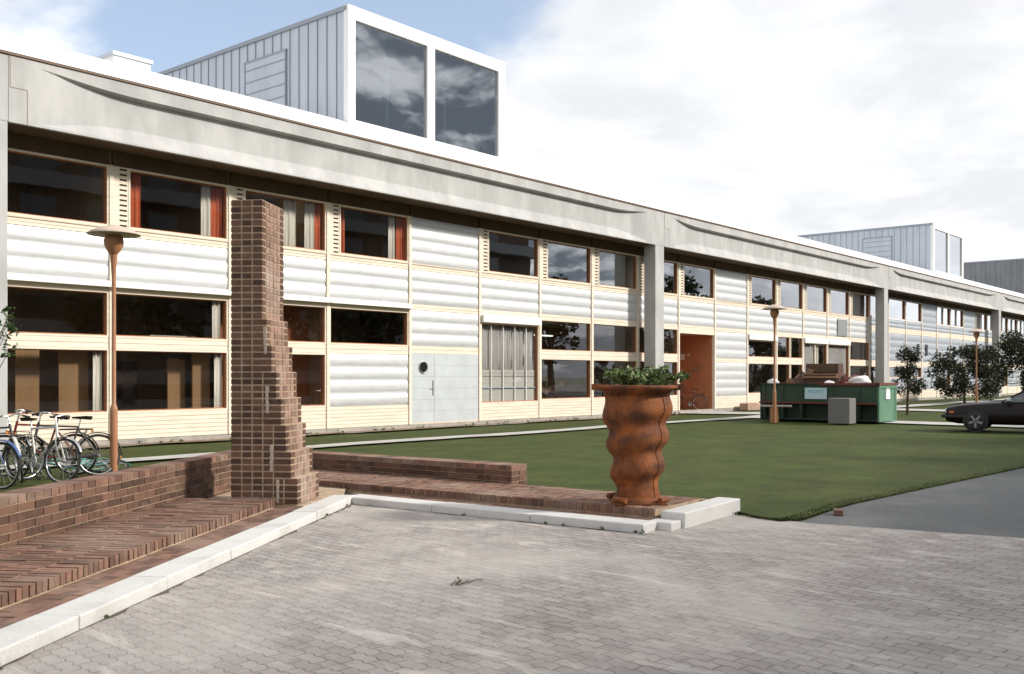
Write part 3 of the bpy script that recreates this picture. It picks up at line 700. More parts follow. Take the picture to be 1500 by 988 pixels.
wall_block('low_brick_wall', FW, -15, 2.05, 1.66, 1.92, .05, .575, 'long low brick wall behind the brick bench, bicycles parked behind it', 'wall')
wall_block('low_brick_wall', FV, -2.95, 1.22, 1.68, 2.03, .05, .405, 'shorter low brick wall at the lawn, between the brick pillar and the rusty urn', 'wall')
# bench and platform: bricks on edge laid across, on a recessed mortar bed
def platform(name, F, x0, x1, y0, y1, zt, label, cat, rows, pitch=.073, hh=.10, fdown=.08, broken=()):
    b = MB(F); dy = (y1 - y0) / rows
    n = int((x1 - x0) / pitch)
    for r in range(rows):
        offx = rb_.uniform(0, .03)
        for k in range(n):
            x = x0 + k * pitch
            dz = rb_.uniform(-.004, .004) - .03 * ((k, r) in broken)
            b.box(x + .007 + rb_.uniform(-.003, .003), x + pitch - .007, y0 + r * dy + (.008 if r else rb_.uniform(-.004, .004)), y0 + (r + 1) * dy - .008, zt - (fdown if r == 0 else .04), zt + dz, 'brick_flat', rb_.random())
    b.box(x0 + .006, x0 + n * pitch - .006, y0 + .012, y1, -.02, zt - .006, 'mortar')
    return tag(b.build(name), label, cat)
platform('brick_bench', FW, -15, -.93, .60, 1.655, .17, 'low brick bench running along the left kerb up to the pillar', 'bench', 4)
platform('brick_platform', FV, -2.6, 3.89, .56, 1.675, .17, 'low brick platform under the rusty urn, edged by pale kerb stones', 'platform', 5)
b = MB(FV); b.box(1.225, 3.89, 1.68, 1.75, -.02, .155, 'mortar'); b.build('platform_edge', kind='structure')
# strip between kerb and bench
def band(name, F, x0, x1, y0, y1, z, m):
    b = MB(F); b.box(x0, x1, y0, y1, -.02, z, m); b.build(name, kind='structure')
b = MB(FW)
n = int((14.9 - .0) / .245)
for k in range(n):
    x = -15 + k * .245
    for r in range(3):
        b.box(x + .004 + .12 * (r % 2), x + .241 + .12 * (r % 2), .285 + r * .105, .385 + r * .105, .0, .076 + rb_.uniform(-.003, .003), 'brick_flat', rb_.random())
b.box(-15, -.1, .282, .61, -.02, .070, 'mortar'); b.build('brick_strip', kind='structure')
b = MB(FW); b.box(-.95, 1.6, .29, 1.65, -.02, .092, 'mortar'); b.build('pillar_bed', kind='structure')
b = MB(FV)
for k in range(17):
    x = -.3 + k * .245
    for r in range(2): b.box(x + .004 + .12 * (r % 2), x + .241 + .12 * (r % 2), .305 + r * .125, .425 + r * .125, .0, .072 + rb_.uniform(-.003, .003), 'brick_flat', rb_.random())
b.box(-.2, 3.88, .302, .565, -.02, .066, 'mortar'); b.build('brick_strip', kind='structure')
# granite kerb
b = MB(FW); x = -14.2
while x < -.05:
    e = min(x + 1.17, .3); b.box(x + .004, e - .004, rb_.uniform(-.006, .006), .28, -.05, .088 + rb_.uniform(-.004, .006), 'granite'); x += 1.17
    if x > -.6: break
b.box(x + .004, .16, .0, .28, -.05, .092, 'granite')
b.F = FV; x = -.12
for L in (1.4, 1.35, 1.35): b.box(x + .004, min(x + L, 4.13) - .003, rb_.uniform(-.003, .003) + .0, .30, -.05, .085 + rb_.uniform(-.003, .005), 'granite'); x += L
b.box(3.86, 4.132, .303, .535, -.05, .082, 'granite')
b.build('kerb', kind='structure', bevel=.012)
b = MB(FV); b.box(3.895, 4.17, .54, 2.0, -.05, .158, 'granite'); tag(b.build('kerb_block', bevel=.014), 'large pale granite block ending the brick platform beside the lawn', 'stone block')

rk = random.Random(8)
for Fk, x0, x1 in ((FW, -14, .0), (FV, .0, 4.1)):
    b = MB(Fk); n = int((x1 - x0) / .12); P = []
    for k in range(n + 1):
        x = x0 + (x1 - x0) * k / n; P += [(x, -.012, .004), (x, -.015 - .05 * rk.random() ** 2, .004)]
    b.add(P, [(2 * k, 2 * k + 1, 2 * k + 3, 2 * k + 2) for k in range(n)], 'kerb_dirt'); b.build('kerb_joint', kind='structure')
# ------------------------------------------------------------------ rusty urn
urn = thing('rusty_urn', 'tall wavy rusted steel urn filled with green plants', 'urn', (*fv(3.42, .93).xy, .17), R(40))
prof = []
keys = [(.0, .255), (.07, .238), (.14, .225), (.20, .222), (.25, .245), (.30, .283), (.36, .297), (.42, .288), (.47, .265), (.51, .256), (.55, .272), (.61, .318), (.67, .336), (.73, .328), (.78, .306), (.82, .300), (.87, .325), (.93, .362), (.99, .372), (1.06, .358), (1.12, .343), (1.17, .342), (1.21, .358), (1.235, .385), (1.25, .415)]
def cat_(t, k):
    for i in range(len(k) - 1):
        if k[i][0] <= t <= k[i + 1][0]:
            u = (t - k[i][0]) / (k[i + 1][0] - k[i][0]); p0 = k[max(i - 1, 0)][1]; p1 = k[i][1]; p2 = k[i + 1][1]; p3 = k[min(i + 2, len(k) - 1)][1]
            return .5 * (2 * p1 + (p2 - p0) * u + (2 * p0 - 5 * p1 + 4 * p2 - p3) * u * u + (3 * p1 - p0 - 3 * p2 + p3) * u ** 3)
    return k[-1][1]
def urn_surface(b, scale=1., z0=.0, z1=1.25):
    n = 64; m_ = 70; P = []
    for j in range(m_ + 1):
        z = z0 + (z1 - z0) * j / m_
        for i in range(n):
            a = 2 * math.pi * i / n
            zz = min(max(z + .05 * math.sin(a + .6) * min(1, z / .2) * min(1, (1.25 - z) / .15), 0), 1.25)
            r = cat_(zz, keys) * scale * (1 + .018 * math.cos(4 * a + .5) + .012 * math.cos(2 * a + z * 3))
            P.append((r * math.cos(a), r * math.sin(a), z))
    b.add(P, [(j * n + i, j * n + (i + 1) % n, (j + 1) * n + (i + 1) % n, (j + 1) * n + i) for j in range(m_) for i in range(n)], 'corten', smooth=True)
b = MB(); urn_surface(b, 1., .03); b.build('body', urn)
b = MB(); b.lathe([(.385, 1.232), (.428, 1.240), (.437, 1.255), (.437, 1.278), (.415, 1.282), (.395, 1.26)], 'corten', 56, fn=lambda a, z: 1 + .012 * math.cos(4 * a + .5)); b.build('rim', urn)
for a in (0, 90, 180, 270):
    T = Matrix.Rotation(R(a + 83), 4, 'Z')
    b = MB(); b.box(.37, .50, -.05, .05, 1.225, 1.292, 'corten', T=T); b.build('rim_lug', urn) if a in (0, 180) else None
    T = Matrix.Rotation(R(a + 50), 4, 'Z')
    b = MB(); b.tube([T @ Vector((.33, -.075, .05)), T @ Vector((.33, .075, .05))], .032, 'corten', 10); b.build('foot_lug', urn)
b = MB(); b.box(-.285, .285, -.285, .285, 0, .022, 'corten'); b.lathe([(.285, .022), (.27, .06), (.25, .075)], 'corten', 40); b.build('base_plate', urn, bevel=.006)
b = MB()
for k in range(4):
    a = R(45 + 90 * k); pts = []
    for j in range(40):
        z = .07 + 1.13 * j / 39; zz = z + .05 * math.sin(a + .6) * min(1, z / .2) * min(1, (1.25 - z) / .15); r = cat_(min(zz, 1.25), keys) * (1 + .018 * math.cos(4 * a + .5) + .012 * math.cos(2 * a + z * 3))
        pts.append((r * math.cos(a), r * math.sin(a), z))
    b.tube(pts, .009, 'corten', 6)
b.build('weld_seam', urn)
b = MB(); b.lathe([(.01, 1.19), (.375, 1.18)], 'soil', 32); b.build('soil', urn)
def leaves(b, blobs, n, size, m, rr, flat=.0):
    tot = sum(q[3] ** 2 for q in blobs)
    for (x, y, z, r) in blobs:
        for _ in range(max(3, int(n * r * r / tot))):
            while True:
                d = Vector((rr.uniform(-1, 1), rr.uniform(-1, 1), rr.uniform(-1, 1)))
                if .12 < d.length < 1: break
            d *= r * (.55 + .45 * rr.random()) ; c = Vector((x, y, z)) + d
            s = size * rr.uniform(.6, 1.3); u = Vector((rr.gauss(0, 1), rr.gauss(0, 1), rr.gauss(0, .6))).normalized(); v = u.orthogonal().normalized(); v = (v * math.cos(rr.uniform(0, 6)) + u.cross(v) * math.sin(rr.uniform(0, 6))).normalized()
            w = u.cross(v) * s * .12
            b.add([c - u * s * .5, c + v * s * .28 + w, c + u * s * .5, c - v * s * .28 + w], [(0, 1, 2, 3)], m, .05 + .95 * rr.random())
rr = random.Random(31); b = MB(); bl = []
for k in range(26):
    a = rr.uniform(0, 6.28); q = rr.uniform(.05, .36); bl.append((q * math.cos(a), q * math.sin(a), 1.30 + rr.uniform(0, .13), rr.uniform(.06, .11)))
hd = Matrix.Rotation(-R(40), 4, 'Z') @ Vector((.641, -.767, 0))
for k in range(5): bl.append((hd.x * (.36 + .04 * k), hd.y * (.36 + .04 * k), 1.34 + .012 * k, .06))
leaves(b, bl, 900, .075, 'leaf_plant', rr)
for k in range(24): a = rr.uniform(0, 6.28); q = rr.uniform(.05, .36); b.tube([(q * math.cos(a), q * math.sin(a), 1.17), (q * 1.1 * math.cos(a), q * 1.1 * math.sin(a), 1.36 + rr.uniform(0, .05))], .004, 'leaf_plant', 5)
leaves(b, [(.1, -.2, 1.40, .1), (-.2, -.15, 1.39, .1), (.0, .1, 1.41, .12)], 26, .035, 'flower', rr)
pl = b.build('urn_plant', loc=None); pl.location = urn.location; pl.rotation_euler = urn.rotation_euler; tag(pl, 'leafy green plants growing out of the rusty urn', 'plant')

# ------------------------------------------------------------------ street lamps
def street_lamp(x, y, label):
    t = thing('street_lamp', label, 'street lamp', (x, y, .05), 0, 'mushroom lamps along the path')
    b = MB(); b.lathe([(.056, 0), (.056, .98), (.052, 1.02), (.038, 1.06), (.032, 1.08), (.031, 3.0), (.042, 3.2), (.06, 3.36)], 'lamp_paint', 20); b.build('pole', t)
    b = MB(); b.lathe([(.06, 3.34), (.10, 3.40), (.135, 3.47), (.145, 3.55), (.13, 3.60), (.10, 3.63)], 'lamp_paint', 24); b.build('lantern', t)
    b = MB(); b.lathe([(.10, 3.62), (.20, 3.64), (.385, 3.635), (.39, 3.645), (.30, 3.70), (.18, 3.75), (.06, 3.78), (.01, 3.79)], 'lamp_cap', 36); b.build('cap', t)
    return t
street_lamp(7.7, 14.3, 'nearest rust brown street lamp, behind the low brick wall by the bicycles')
street_lamp(29.85, 14.0, 'rust brown street lamp in front of the green skip')
street_lamp(51.9, 13.8, 'farthest rust brown street lamp, among the young trees')

# ------------------------------------------------------------------ bicycles
def bicycle(loc, head, paint, label, tilt=0., basket=False, guard='chrome', steer=0., pitch=0., sad='saddle', lampm=None, rack=True):
    t = thing('bicycle', label, 'bicycle', loc, 0, 'parked bicycles')
    t.rotation_mode = 'QUATERNION'; t.scale = (.94, .94, .94)
    t.rotation_quaternion = (Matrix.Rotation(head, 3, 'Z') @ Matrix.Rotation(tilt, 3, 'X') @ Matrix.Rotation(pitch, 3, 'Y')).to_quaternion()
    wr = .335; rc = Vector((-.52, 0, wr)); fc = Vector((.54, 0, wr)); bb = Vector((-.07, 0, .29)); st = Vector((-.24, 0, .80)); ht = Vector((.335, 0, .88)); hb = Vector((.385, 0, .68))
    b = MB()
    b.tube([bb, st], .016, paint); b.tube([st * .97 + Vector((0, 0, .02)), ht - Vector((0, 0, .05))], .015, paint); b.tube([bb, hb], .017, paint); b.tube([ht, hb], .02, paint)
    for s in (-.045, .045):
        b.tube([bb + Vector((0, s * .6, 0)), rc + Vector((0, s, 0))], .009, paint); b.tube([st + Vector((0, s * .4, -.06)), rc + Vector((0, s, 0))], .008, paint)
    b.build('frame', t)
    b = MB(); S = Matrix.Translation(hb) @ Matrix.Rotation(steer, 4, Vector((-.24, 0, 1)).normalized()) @ Matrix.Translation(-hb)
    for s in (-.05, .05): b.tube([S @ (hb + Vector((0, s * .6, -.02))), S @ Vector((.43, s, .55)), S @ (fc + Vector((0, s, 0)))], .011, paint)
    b.build('fork', t)
    b = MB()
    b.tube([S @ ht, S @ (ht + Vector((-.03, 0, .11)))], .012, 'chrome')
    for s in (-1, 1): b.tube([S @ (ht + Vector((-.03, 0, .11))), S @ (ht + Vector((.03, s * .12, .14))), S @ (ht + Vector((-.02, s * .23, .15))), S @ (ht + Vector((-.16, s * .27, .11)))], .011, 'chrome')
    hbo = b.build('handlebar', t)
    for s in (-1, 1):
        b = MB(); b.tube([S @ (ht + Vector((-.09, s * .253, .13))), S @ (ht + Vector((-.20, s * .28, .10)))], .017, 'tyre'); b.build('grip', hbo)
    b = MB(); b.tube([st, st + Vector((-.035, 0, .13))], .011, 'chrome')
    b.add([(-.44, -.085, .95), (-.44, .085, .95), (-.34, .08, .96), (-.14, .022, .955), (-.14, -.022, .955), (-.34, -.08, .96), (-.43, -.06, .905), (-.43, .06, .905), (-.15, .012, .93), (-.15, -.012, .93)],
          [(0, 5, 2, 1), (5, 4, 3, 2), (0, 1, 7, 6), (1, 2, 7), (2, 3, 8, 7), (3, 4, 9, 8), (4, 5, 6, 9), (5, 0, 6), (6, 7, 8, 9)], sad); b.build('saddle', t)
    for (c, fr) in ((rc, False), (fc, True)):
        X = S if fr else Matrix.Identity(4)
        w = MB(X)
        for k in range(14):
            a = 2 * math.pi * k / 14; w.tube([c + Vector((.02 * math.cos(a + .6), .02 * (-1) ** k, .02 * math.sin(a + .6))), c + Vector((.3 * math.cos(a), 0, .3 * math.sin(a)))], .0022, 'steel_dull', 4)
        w.tube([c + Vector((0, -.05, 0)), c + Vector((0, .05, 0))], .02, 'steel_dull'); wo = w.build('wheel', t)
        r = MB(X); r.torus(.305, .011, 'chrome', c); r.build('rim', wo); r = MB(X); r.torus(wr - .016, .0185, 'tyre', c); r.build('tyre', wo)
        g = MB(X); n = 16; a0, a1 = (R(20), R(150)) if fr else (R(30), R(185)); P = []
        for k in range(n + 1):
            a = a0 + (a1 - a0) * k / n
            for (q, y) in ((.355, -.028), (.368, -.015), (.368, .015), (.355, .028)): P.append(c + Vector((q * math.cos(a), y, q * math.sin(a))))
        g.add(P, [(4 * k + j, 4 * k + j + 1, 4 * k + j + 5, 4 * k + j + 4) for k in range(n) for j in range(3)], guard, smooth=True); go = g.build('mudguard', t)
        sm = go.modifiers.new('thick', 'SOLIDIFY'); sm.thickness = .003
    b = MB(); b.lathe([(.085, -.004), (.085, .004)], 'steel_dull', 20, T=Matrix.Translation(bb + Vector((0, -.05, 0))) @ Matrix.Rotation(R(90), 4, 'X'))
    for s, dz in ((-.07, -.165), (.07, .165)): b.tube([bb + Vector((0, s, 0)), bb + Vector((.04, s, dz))], .008, 'chrome'); b.box(bb.x + .0, bb.x + .09, s - .05, s + .05, bb.z + dz - .012, bb.z + dz + .012, 'tyre')
    b.build('crank', t)
    if rack:
        b = MB()
        for y in (-.06, 0, .06): b.tube([(-.28, y, .74), (-.78, y, .74)], .006, 'paint_dark', 6)
        for y in (-.065, .065): b.tube([(-.70, y, .74), (-.53, y, .35)], .006, 'paint_dark', 6)
        b.box(-.79, -.775, -.05, .05, .69, .75, 'reflector'); b.build('rack', t)
    if lampm:
        b = MB(S); b.lathe([(.02, -.08), (.05, -.04), (.06, .0), (.055, .015), (.01, .02)], lampm, 14, T=Matrix.Translation((.44, 0, .80)) @ Matrix.Rotation(R(90), 4, 'Y')); b.build('headlamp', t)
    if basket:
        b = MB(S)
        for k in range(5):
            z = .78 + .05 * k; q = .12 + .01 * k; b.tube([(.44 - .0, -q, z), (.44 + 2 * q * .8, -q, z), (.44 + 2 * q * .8, q, z), (.44, q, z)], .006, 'pale_wood', 5, True)
        b.build('basket', t)
    return t
def hd2(x, y): return math.atan2(y, x)
bicycle((5.70, 14.10, .05), hd2(.12, -.99), 'paint_blue', 'blue bicycle with a blue headlamp, leftmost behind the low brick wall', steer=.25, tilt=.06, lampm='paint_blue', guard='paint_blue')
bicycle((6.52, 14.25, .05), hd2(.18, -.98), 'paint_white', 'pale bicycle with chrome mudguards, its front wheel nearest to the brick wall', steer=.18, tilt=-.1, sad='saddle')
bicycle((6.25, 14.7, .05), hd2(.05, -.99), 'paint_dark', 'dark bicycle with wide chrome handlebars beside the pale bicycle', steer=-.35, tilt=.08, guard='paint_white')
bicycle((6.95, 15.05, .05), hd2(-.70, .55), 'paint_red', 'dark red bicycle seen from the side with a raised saddle', steer=.2, tilt=-.08, guard='paint_dark')
bicycle((7.2, 14.55, .09), hd2(-.86, .35), 'paint_teal', 'turquoise bicycle fallen flat on the ground beside the nearest lamp', tilt=R(78), steer=.9, guard='paint_teal')
bicycle((37.1, 21.3, .10), hd2(-.42, .9), 'paint_dark', 'dark bicycle parked inside the orange entrance porch', tilt=.10, steer=-.3, guard='paint_dark')
bicycle((7.0, 14.45, .05), hd2(-.96, .27), 'paint_dark', 'black bicycle whose rear wheel stands behind the nearest lamp pole', tilt=.12, steer=.5, guard='paint_dark', rack=False)

# ------------------------------------------------------------------ skip, rubbish, granite post, plank bench
FS = frame(31.62, 11.35, -.03, 1)       # x along the front away from the camera's right, y away from the lawn is negative
sk = thing('green_skip', 'green steel rubbish skip filled with old furniture on the lawn edge', 'skip', (31.62, 11.35, .05), hd2(-.03, 1))
L_, D_ = 3.95, 1.75          # local: x 0..L along front, y from 0 to -D going right/back
b = MB(); zt = 1.2
b.box(0, L_, -.05, 0, .62, zt, 'skip_green'); b.box(0.0, L_, -D_, -D_ + .05, .1, zt, 'skip_green'); b.box(L_ - .05, L_, -D_, 0, .1, zt, 'skip_green')
b.box(0.05, L_, -.32, -.25, .06, .62, 'skip_dark'); b.box(0, L_, -D_, 0, .04, .10, 'skip_dark'); b.build('body', sk)
b = MB(); b.box(-.04, 0.0, -D_, 0.0, .03, zt, 'skip_sunlit_end'); b.box(-.06, -.04, -.14, 0.0, .03, zt, 'skip_sunlit_end'); b.box(-.06, -.04, -D_, -D_ + .14, .03, zt, 'skip_sunlit_end'); b.box(-.07, -.04, -D_, 0, zt - .1, zt, 'skip_sunlit_end'); b.build('end_panel', sk, bevel=.006)
b = MB(); b.box(-.08, L_ * .47, -.09, .07, zt, zt + .07, 'rust_rim'); b.box(-.09, -.0, -D_ - .02, .07, zt + .002, zt + .072, 'rust_rim'); b.box(L_ * .47, L_, -.07, .05, zt, zt + .05, 'skip_dark'); b.box(-.09, L_, -D_ - .05, -D_ + .07, zt, zt + .07, 'rust_rim'); b.build('rim', sk)
b = MB(); b.box(0.02, L_ + .02, -.02, .07, .585, .635, 'rust_rim')
for x in (.55, 1.4, 2.45, 3.1, 3.75): b.box(x, x + .09, -.28, .045, .06, .62, 'skip_dark'); b.box(x, x + .07, -.02, .03, .635, zt, 'skip_green')
b.build('rib', sk)
b = MB(); b.box(1.62, 2.36, .032, .045, .74, 1.11, 'sign_blue'); so_ = b.build('sign_plate', sk)
def text(s, size, m, parent, loc, rot, name='lettering', ext=.002):
    c = bpy.data.curves.new(name, 'FONT'); c.body = s; c.size = size; c.extrude = ext; c.align_x = 'CENTER'; c.align_y = 'CENTER'
    o = bpy.data.objects.new(name, c); COL.objects.link(o); dg = bpy.context.evaluated_depsgraph_get()
    me = bpy.data.meshes.new_from_object(o.evaluated_get(dg)); bpy.data.objects.remove(o)
    me.materials.clear(); me.materials.append(M[m]); q = bpy.data.objects.new(name, me); COL.objects.link(q)
    q.parent = parent; q.location = loc; q.rotation_euler = rot; return q
text('PROFIT', .16, 'sign_text', so_, (1.99, .048, .98), (R(90), 0, R(180)))
b = MB(); b.add([(-.0715, -.62, .75), (-.0715, -1.05, .75), (-.0715, -1.03, 1.02), (-.0715, -.95, 1.1), (-.0715, -.72, 1.1), (-.0715, -.64, 1.02), (-.040, -.62, .75), (-.040, -1.05, .75), (-.040, -1.03, 1.02), (-.040, -.95, 1.1), (-.040, -.72, 1.1), (-.040, -.64, 1.02)],
    [(0, 5, 4, 3, 2, 1), (6, 7, 8, 9, 10, 11)] + [(i, (i + 1) % 6, 6 + (i + 1) % 6, 6 + i) for i in range(6)], 'sticker'); st_ = b.build('sticker', sk)
b = MB(); b.box(-.0735, -.070, -.90, -.78, 1.04, 1.07, 'sticker_mark'); b.build('sticker_mark', st_)
def skp(x, y, z): return FS @ Vector((x, y, z))
rz_s = hd2(-.03, 1)
t = thing('wooden_cabinet', 'dark brown upright wooden cabinet lying on top of the rubbish in the skip', 'cabinet', skp(2.0, -.75, 1.12), rz_s)
b = MB(); b.box(-.62, .62, -.35, .35, 0, .52, 'brown_wood'); b.build('body', t, bevel=.02)
b = MB(); b.box(-.55, .55, -.25, .22, .52, .84, 'brown_wood'); b.box(-.48, .48, .222, .245, .56, .80, 'soffit'); b.build('upper_case', t, bevel=.02)
b = MB(); b.box(-.60, .60, .345, .43, .36, .42, 'pale_wood'); b.box(-.60, .60, .345, .37, .47, .5, 'pale_wood'); b.box(-.6, -.54, .345, .42, .42, .5, 'pale_wood'); b.box(.54, .6, .345, .42, .42, .5, 'pale_wood'); b.build('ledge', t)
for (x, y, z, rx, ry, L, w, m, lab) in ((3.1, -.35, 1.0, .35, .62, 1.0, .30, 'brown_wood', 'wide brown board leaning at the left of the skip'), (3.35, -.4, 1.0, .2, .75, 1.0, .07, 'pale_wood', 'narrow pale plank leaning at the left of the skip'), (2.75, -.2, 1.0, -.2, -.5, .6, .22, 'pale_wood', 'short pale board beside the brown cabinet in the skip')):
    t = MB(); t.box(-w / 2, w / 2, -.02, .02, -.1, L * .85, m)
    o = t.build('wooden_board'); o.location = skp(x, y, z); o.rotation_euler = (rx, -ry, rz_s); tag(o, lab, 'board')
for (x, y, z, rx, ry, rz_, L, w, m, lab) in ((1.05, -.45, 1.05, .5, -.45, .3, .7, .12, 'brown_wood', 'dark stick of wood poking out right of the brown cabinet'), (2.6, -.55, 1.1, -.3, .25, .5, .85, .2, 'cardboard', 'brown sheet standing between the leaning boards and the cabinet'), (3.55, -.6, 1.0, .1, 1.0, -.2, .9, .12, 'timber', 'reddish plank lying low at the left end of the skip'), (1.2, -.9, 1.15, .2, -1.1, .2, .8, .25, 'brown_wood', 'flat brown board lying against the reddish heap in the skip')):
    t = MB(); t.box(-w / 2, w / 2, -.02, .02, -.1, L * .85, m)
    o = t.build('wooden_board'); o.location = skp(x, y, z); o.rotation_euler = (rx, -ry, rz_s + rz_); tag(o, lab, 'board')
def lump(name, p, sx, sy, sz, m, lab, cat, seed):
    bm = bmesh.new(); bmesh.ops.create_icosphere(bm, subdivisions=3, radius=1); q = random.Random(seed); ph = [q.uniform(0, 6) for _ in range(6)]
    for v in bm.verts:
        c = v.co.copy(); f = 1 + .10 * math.sin(4 * c.x + ph[0]) * math.sin(3 * c.y + ph[1]) + .08 * math.sin(6 * c.z + ph[2] + 3 * c.x) + .05 * math.sin(9 * c.y + ph[3])
        v.co = Vector((c.x * sx, c.y * sy, max(c.z, -.6) * sz)) * f
    me = bpy.data.meshes.new(name); bm.to_mesh(me); bm.free(); me.materials.append(M[m])
    for p_ in me.polygons: p_.use_smooth = True
    o = bpy.data.objects.new(name, me); COL.objects.link(o); o.location = p; o.rotation_euler = (0, 0, rz_s); return tag(o, lab, cat)
lump('rubbish_bag', skp(.75, -.5, 1.36), .36, .3, .20, 'bag', 'big white rubbish bag at the right of the skip', 'bag', 1)
lump('rubbish_bag', skp(1.62, -.18, 1.27), .19, .15, .13, 'bag', 'small white bag on the skip rim in front of the cabinet', 'bag', 2)
lump('rubbish_bag', skp(3.6, -.3, 1.28), .2, .2, .17, 'bag', 'white bag at the left end of the skip by the lamp', 'bag', 3)
lump('rubbish_heap', skp(2.0, -.9, 1.0), 1.35, .7, .42, 'brown_wood', 'dark brown heap of broken wood filling the skip', 'rubbish', 4)
lump('rubbish_heap', skp(.95, -.7, 1.28), .45, .5, .26, 'rust_rim', 'small reddish heap of rubbish right of the brown cabinet', 'rubbish', 6)
lump('rubbish_scrap', skp(1.02, -.18, 1.27), .13, .12, .09, 'cardboard', 'crumpled piece of cardboard on the skip rim right of the white bag', 'cardboard', 5)
o = MB(); o.box(-.34, .34, -.3, .3, 0, .80, 'granite_dark'); o = o.build('stone_post', bevel=.02); o.location = (30.75, 12.15, .05); o.rotation_euler = (0, 0, rz_s); tag(o, 'grey granite block standing in front of the green skip', 'stone block')
t = thing('plank_bench', 'rough plank seat on a timber stump at the left end of the skip', 'bench', (30.25, 14.2, .05), hd2(-.4, .92))
b = MB(); b.box(-.55, .45, -.16, .16, .50, .55, 'plinth'); b.build('seat', t); b = MB(); b.box(-.13, .13, -.13, .13, 0, .50, 'timber'); b.build('stump', t)
o = MB()
for k in range(4): o.box(-.7 + .28 * k, -.43 + .28 * k, -.2, .2, 0, .26, 'red_tile')
o.box(-.7, .41, -.19, .19, .26, .30, 'red_tile'); o = o.build('brick_stack'); o.location = (40.6, 20.15, .05); tag(o, 'small stack of pale red bricks against the facade beside the porch', 'bricks')

# ------------------------------------------------------------------ car
car = thing('parked_car', 'dark maroon coupe parked on the path at the right edge', 'car', (29.75, 6.60, .055), hd2(-.16, .985)); car.scale = (.95, .95, .95)
def car_section(x):     # half widths and heights along the car, nose at x=2.1
    return x
secs = [(2.12, .60, .34, .56, .58), (2.06, .72, .26, .62, .66), (1.75, .80, .20, .68, .73), (1.2, .82, .19, .73, .79), (.62, .83, .19, .76, .83), (0, .83, .19, .77, .84), (-.8, .83, .19, .78, .85), (-1.5, .82, .20, .79, .86), (-2.0, .77, .26, .80, .87), (-2.15, .70, .36, .76, .80)]
P = []
for (x, w, zb_, zs, zt_) in secs:
    ring = [(w * .92, zb_), (w, zb_ + .12), (w * 1.01, (zb_ + zs) / 2), (w * .97, zs), (w * .80, zt_), (w * .3, zt_ + .012), (-w * .3, zt_ + .012), (-w * .80, zt_), (-w * .97, zs), (-w * 1.01, (zb_ + zs) / 2), (-w, zb_ + .12), (-w * .92, zb_)]
    P += [(x, y, z) for y, z in ring]
n = 12
b = MB(); b.add(P, [(j * n + i, j * n + (i + 1) % n, (j + 1) * n + (i + 1) % n, (j + 1) * n + i) for j in range(len(secs) - 1) for i in range(n)], 'car_paint', smooth=True)
b.add(P, [tuple(range(n)), tuple(range(len(P) - 1, len(P) - n - 1, -1))], 'car_paint')
# dark wheel housings
for x in (1.28, -1.28):
    for s in (1, -1): b.lathe([(.335, 0), (.335, .012)], 'car_black', 28, T=Matrix.Translation((x, s * .842 - (.006 if s > 0 else -.006), .30)) @ Matrix.Rotation(R(90) * (-s), 4, 'X'))
b.build('body', car)
b = MB()
rf = [(.62, .79, .83), (.05, .62, 1.16), (-.75, .61, 1.20), (-1.05, .60, 1.17), (-1.75, .74, .87)]
P = [];
for (x, w, z) in rf: P += [(x, -w, z), (x, w, z)]
for (x0, w0, z0_), (x1, w1, z1_) in zip(rf[1:], rf[2:-1] + []):
    b.box(min(x0, x1), max(x0, x1), -w0, w0, min(z0_, z1_) - .03, max(z0_, z1_), 'car_paint')
for s in (1, -1):
    b.tube([(.62, s * .77, .84), (.05, s * .61, 1.155)], .022, 'chrome' if False else 'car_paint', 6); b.tube([(-.62, s * .79, .85), (-.66, s * .62, 1.17)], .03, 'car_paint', 6); b.tube([(-1.75, s * .74, .86), (-1.05, s * .61, 1.165)], .05, 'car_paint', 6)
b.build('roof', car)
b = MB(); b.add([(.63, -.74, .835), (.63, .74, .835), (.05, .59, 1.16), (.05, -.59, 1.16), (.61, -.74, .83), (.61, .74, .83), (.03, .59, 1.155), (.03, -.59, 1.155)], [(0, 1, 2, 3), (7, 6, 5, 4), (0, 4, 5, 1), (1, 5, 6, 2), (2, 6, 7, 3), (3, 7, 4, 0)], 'car_glass'); b.build('windscreen', car)
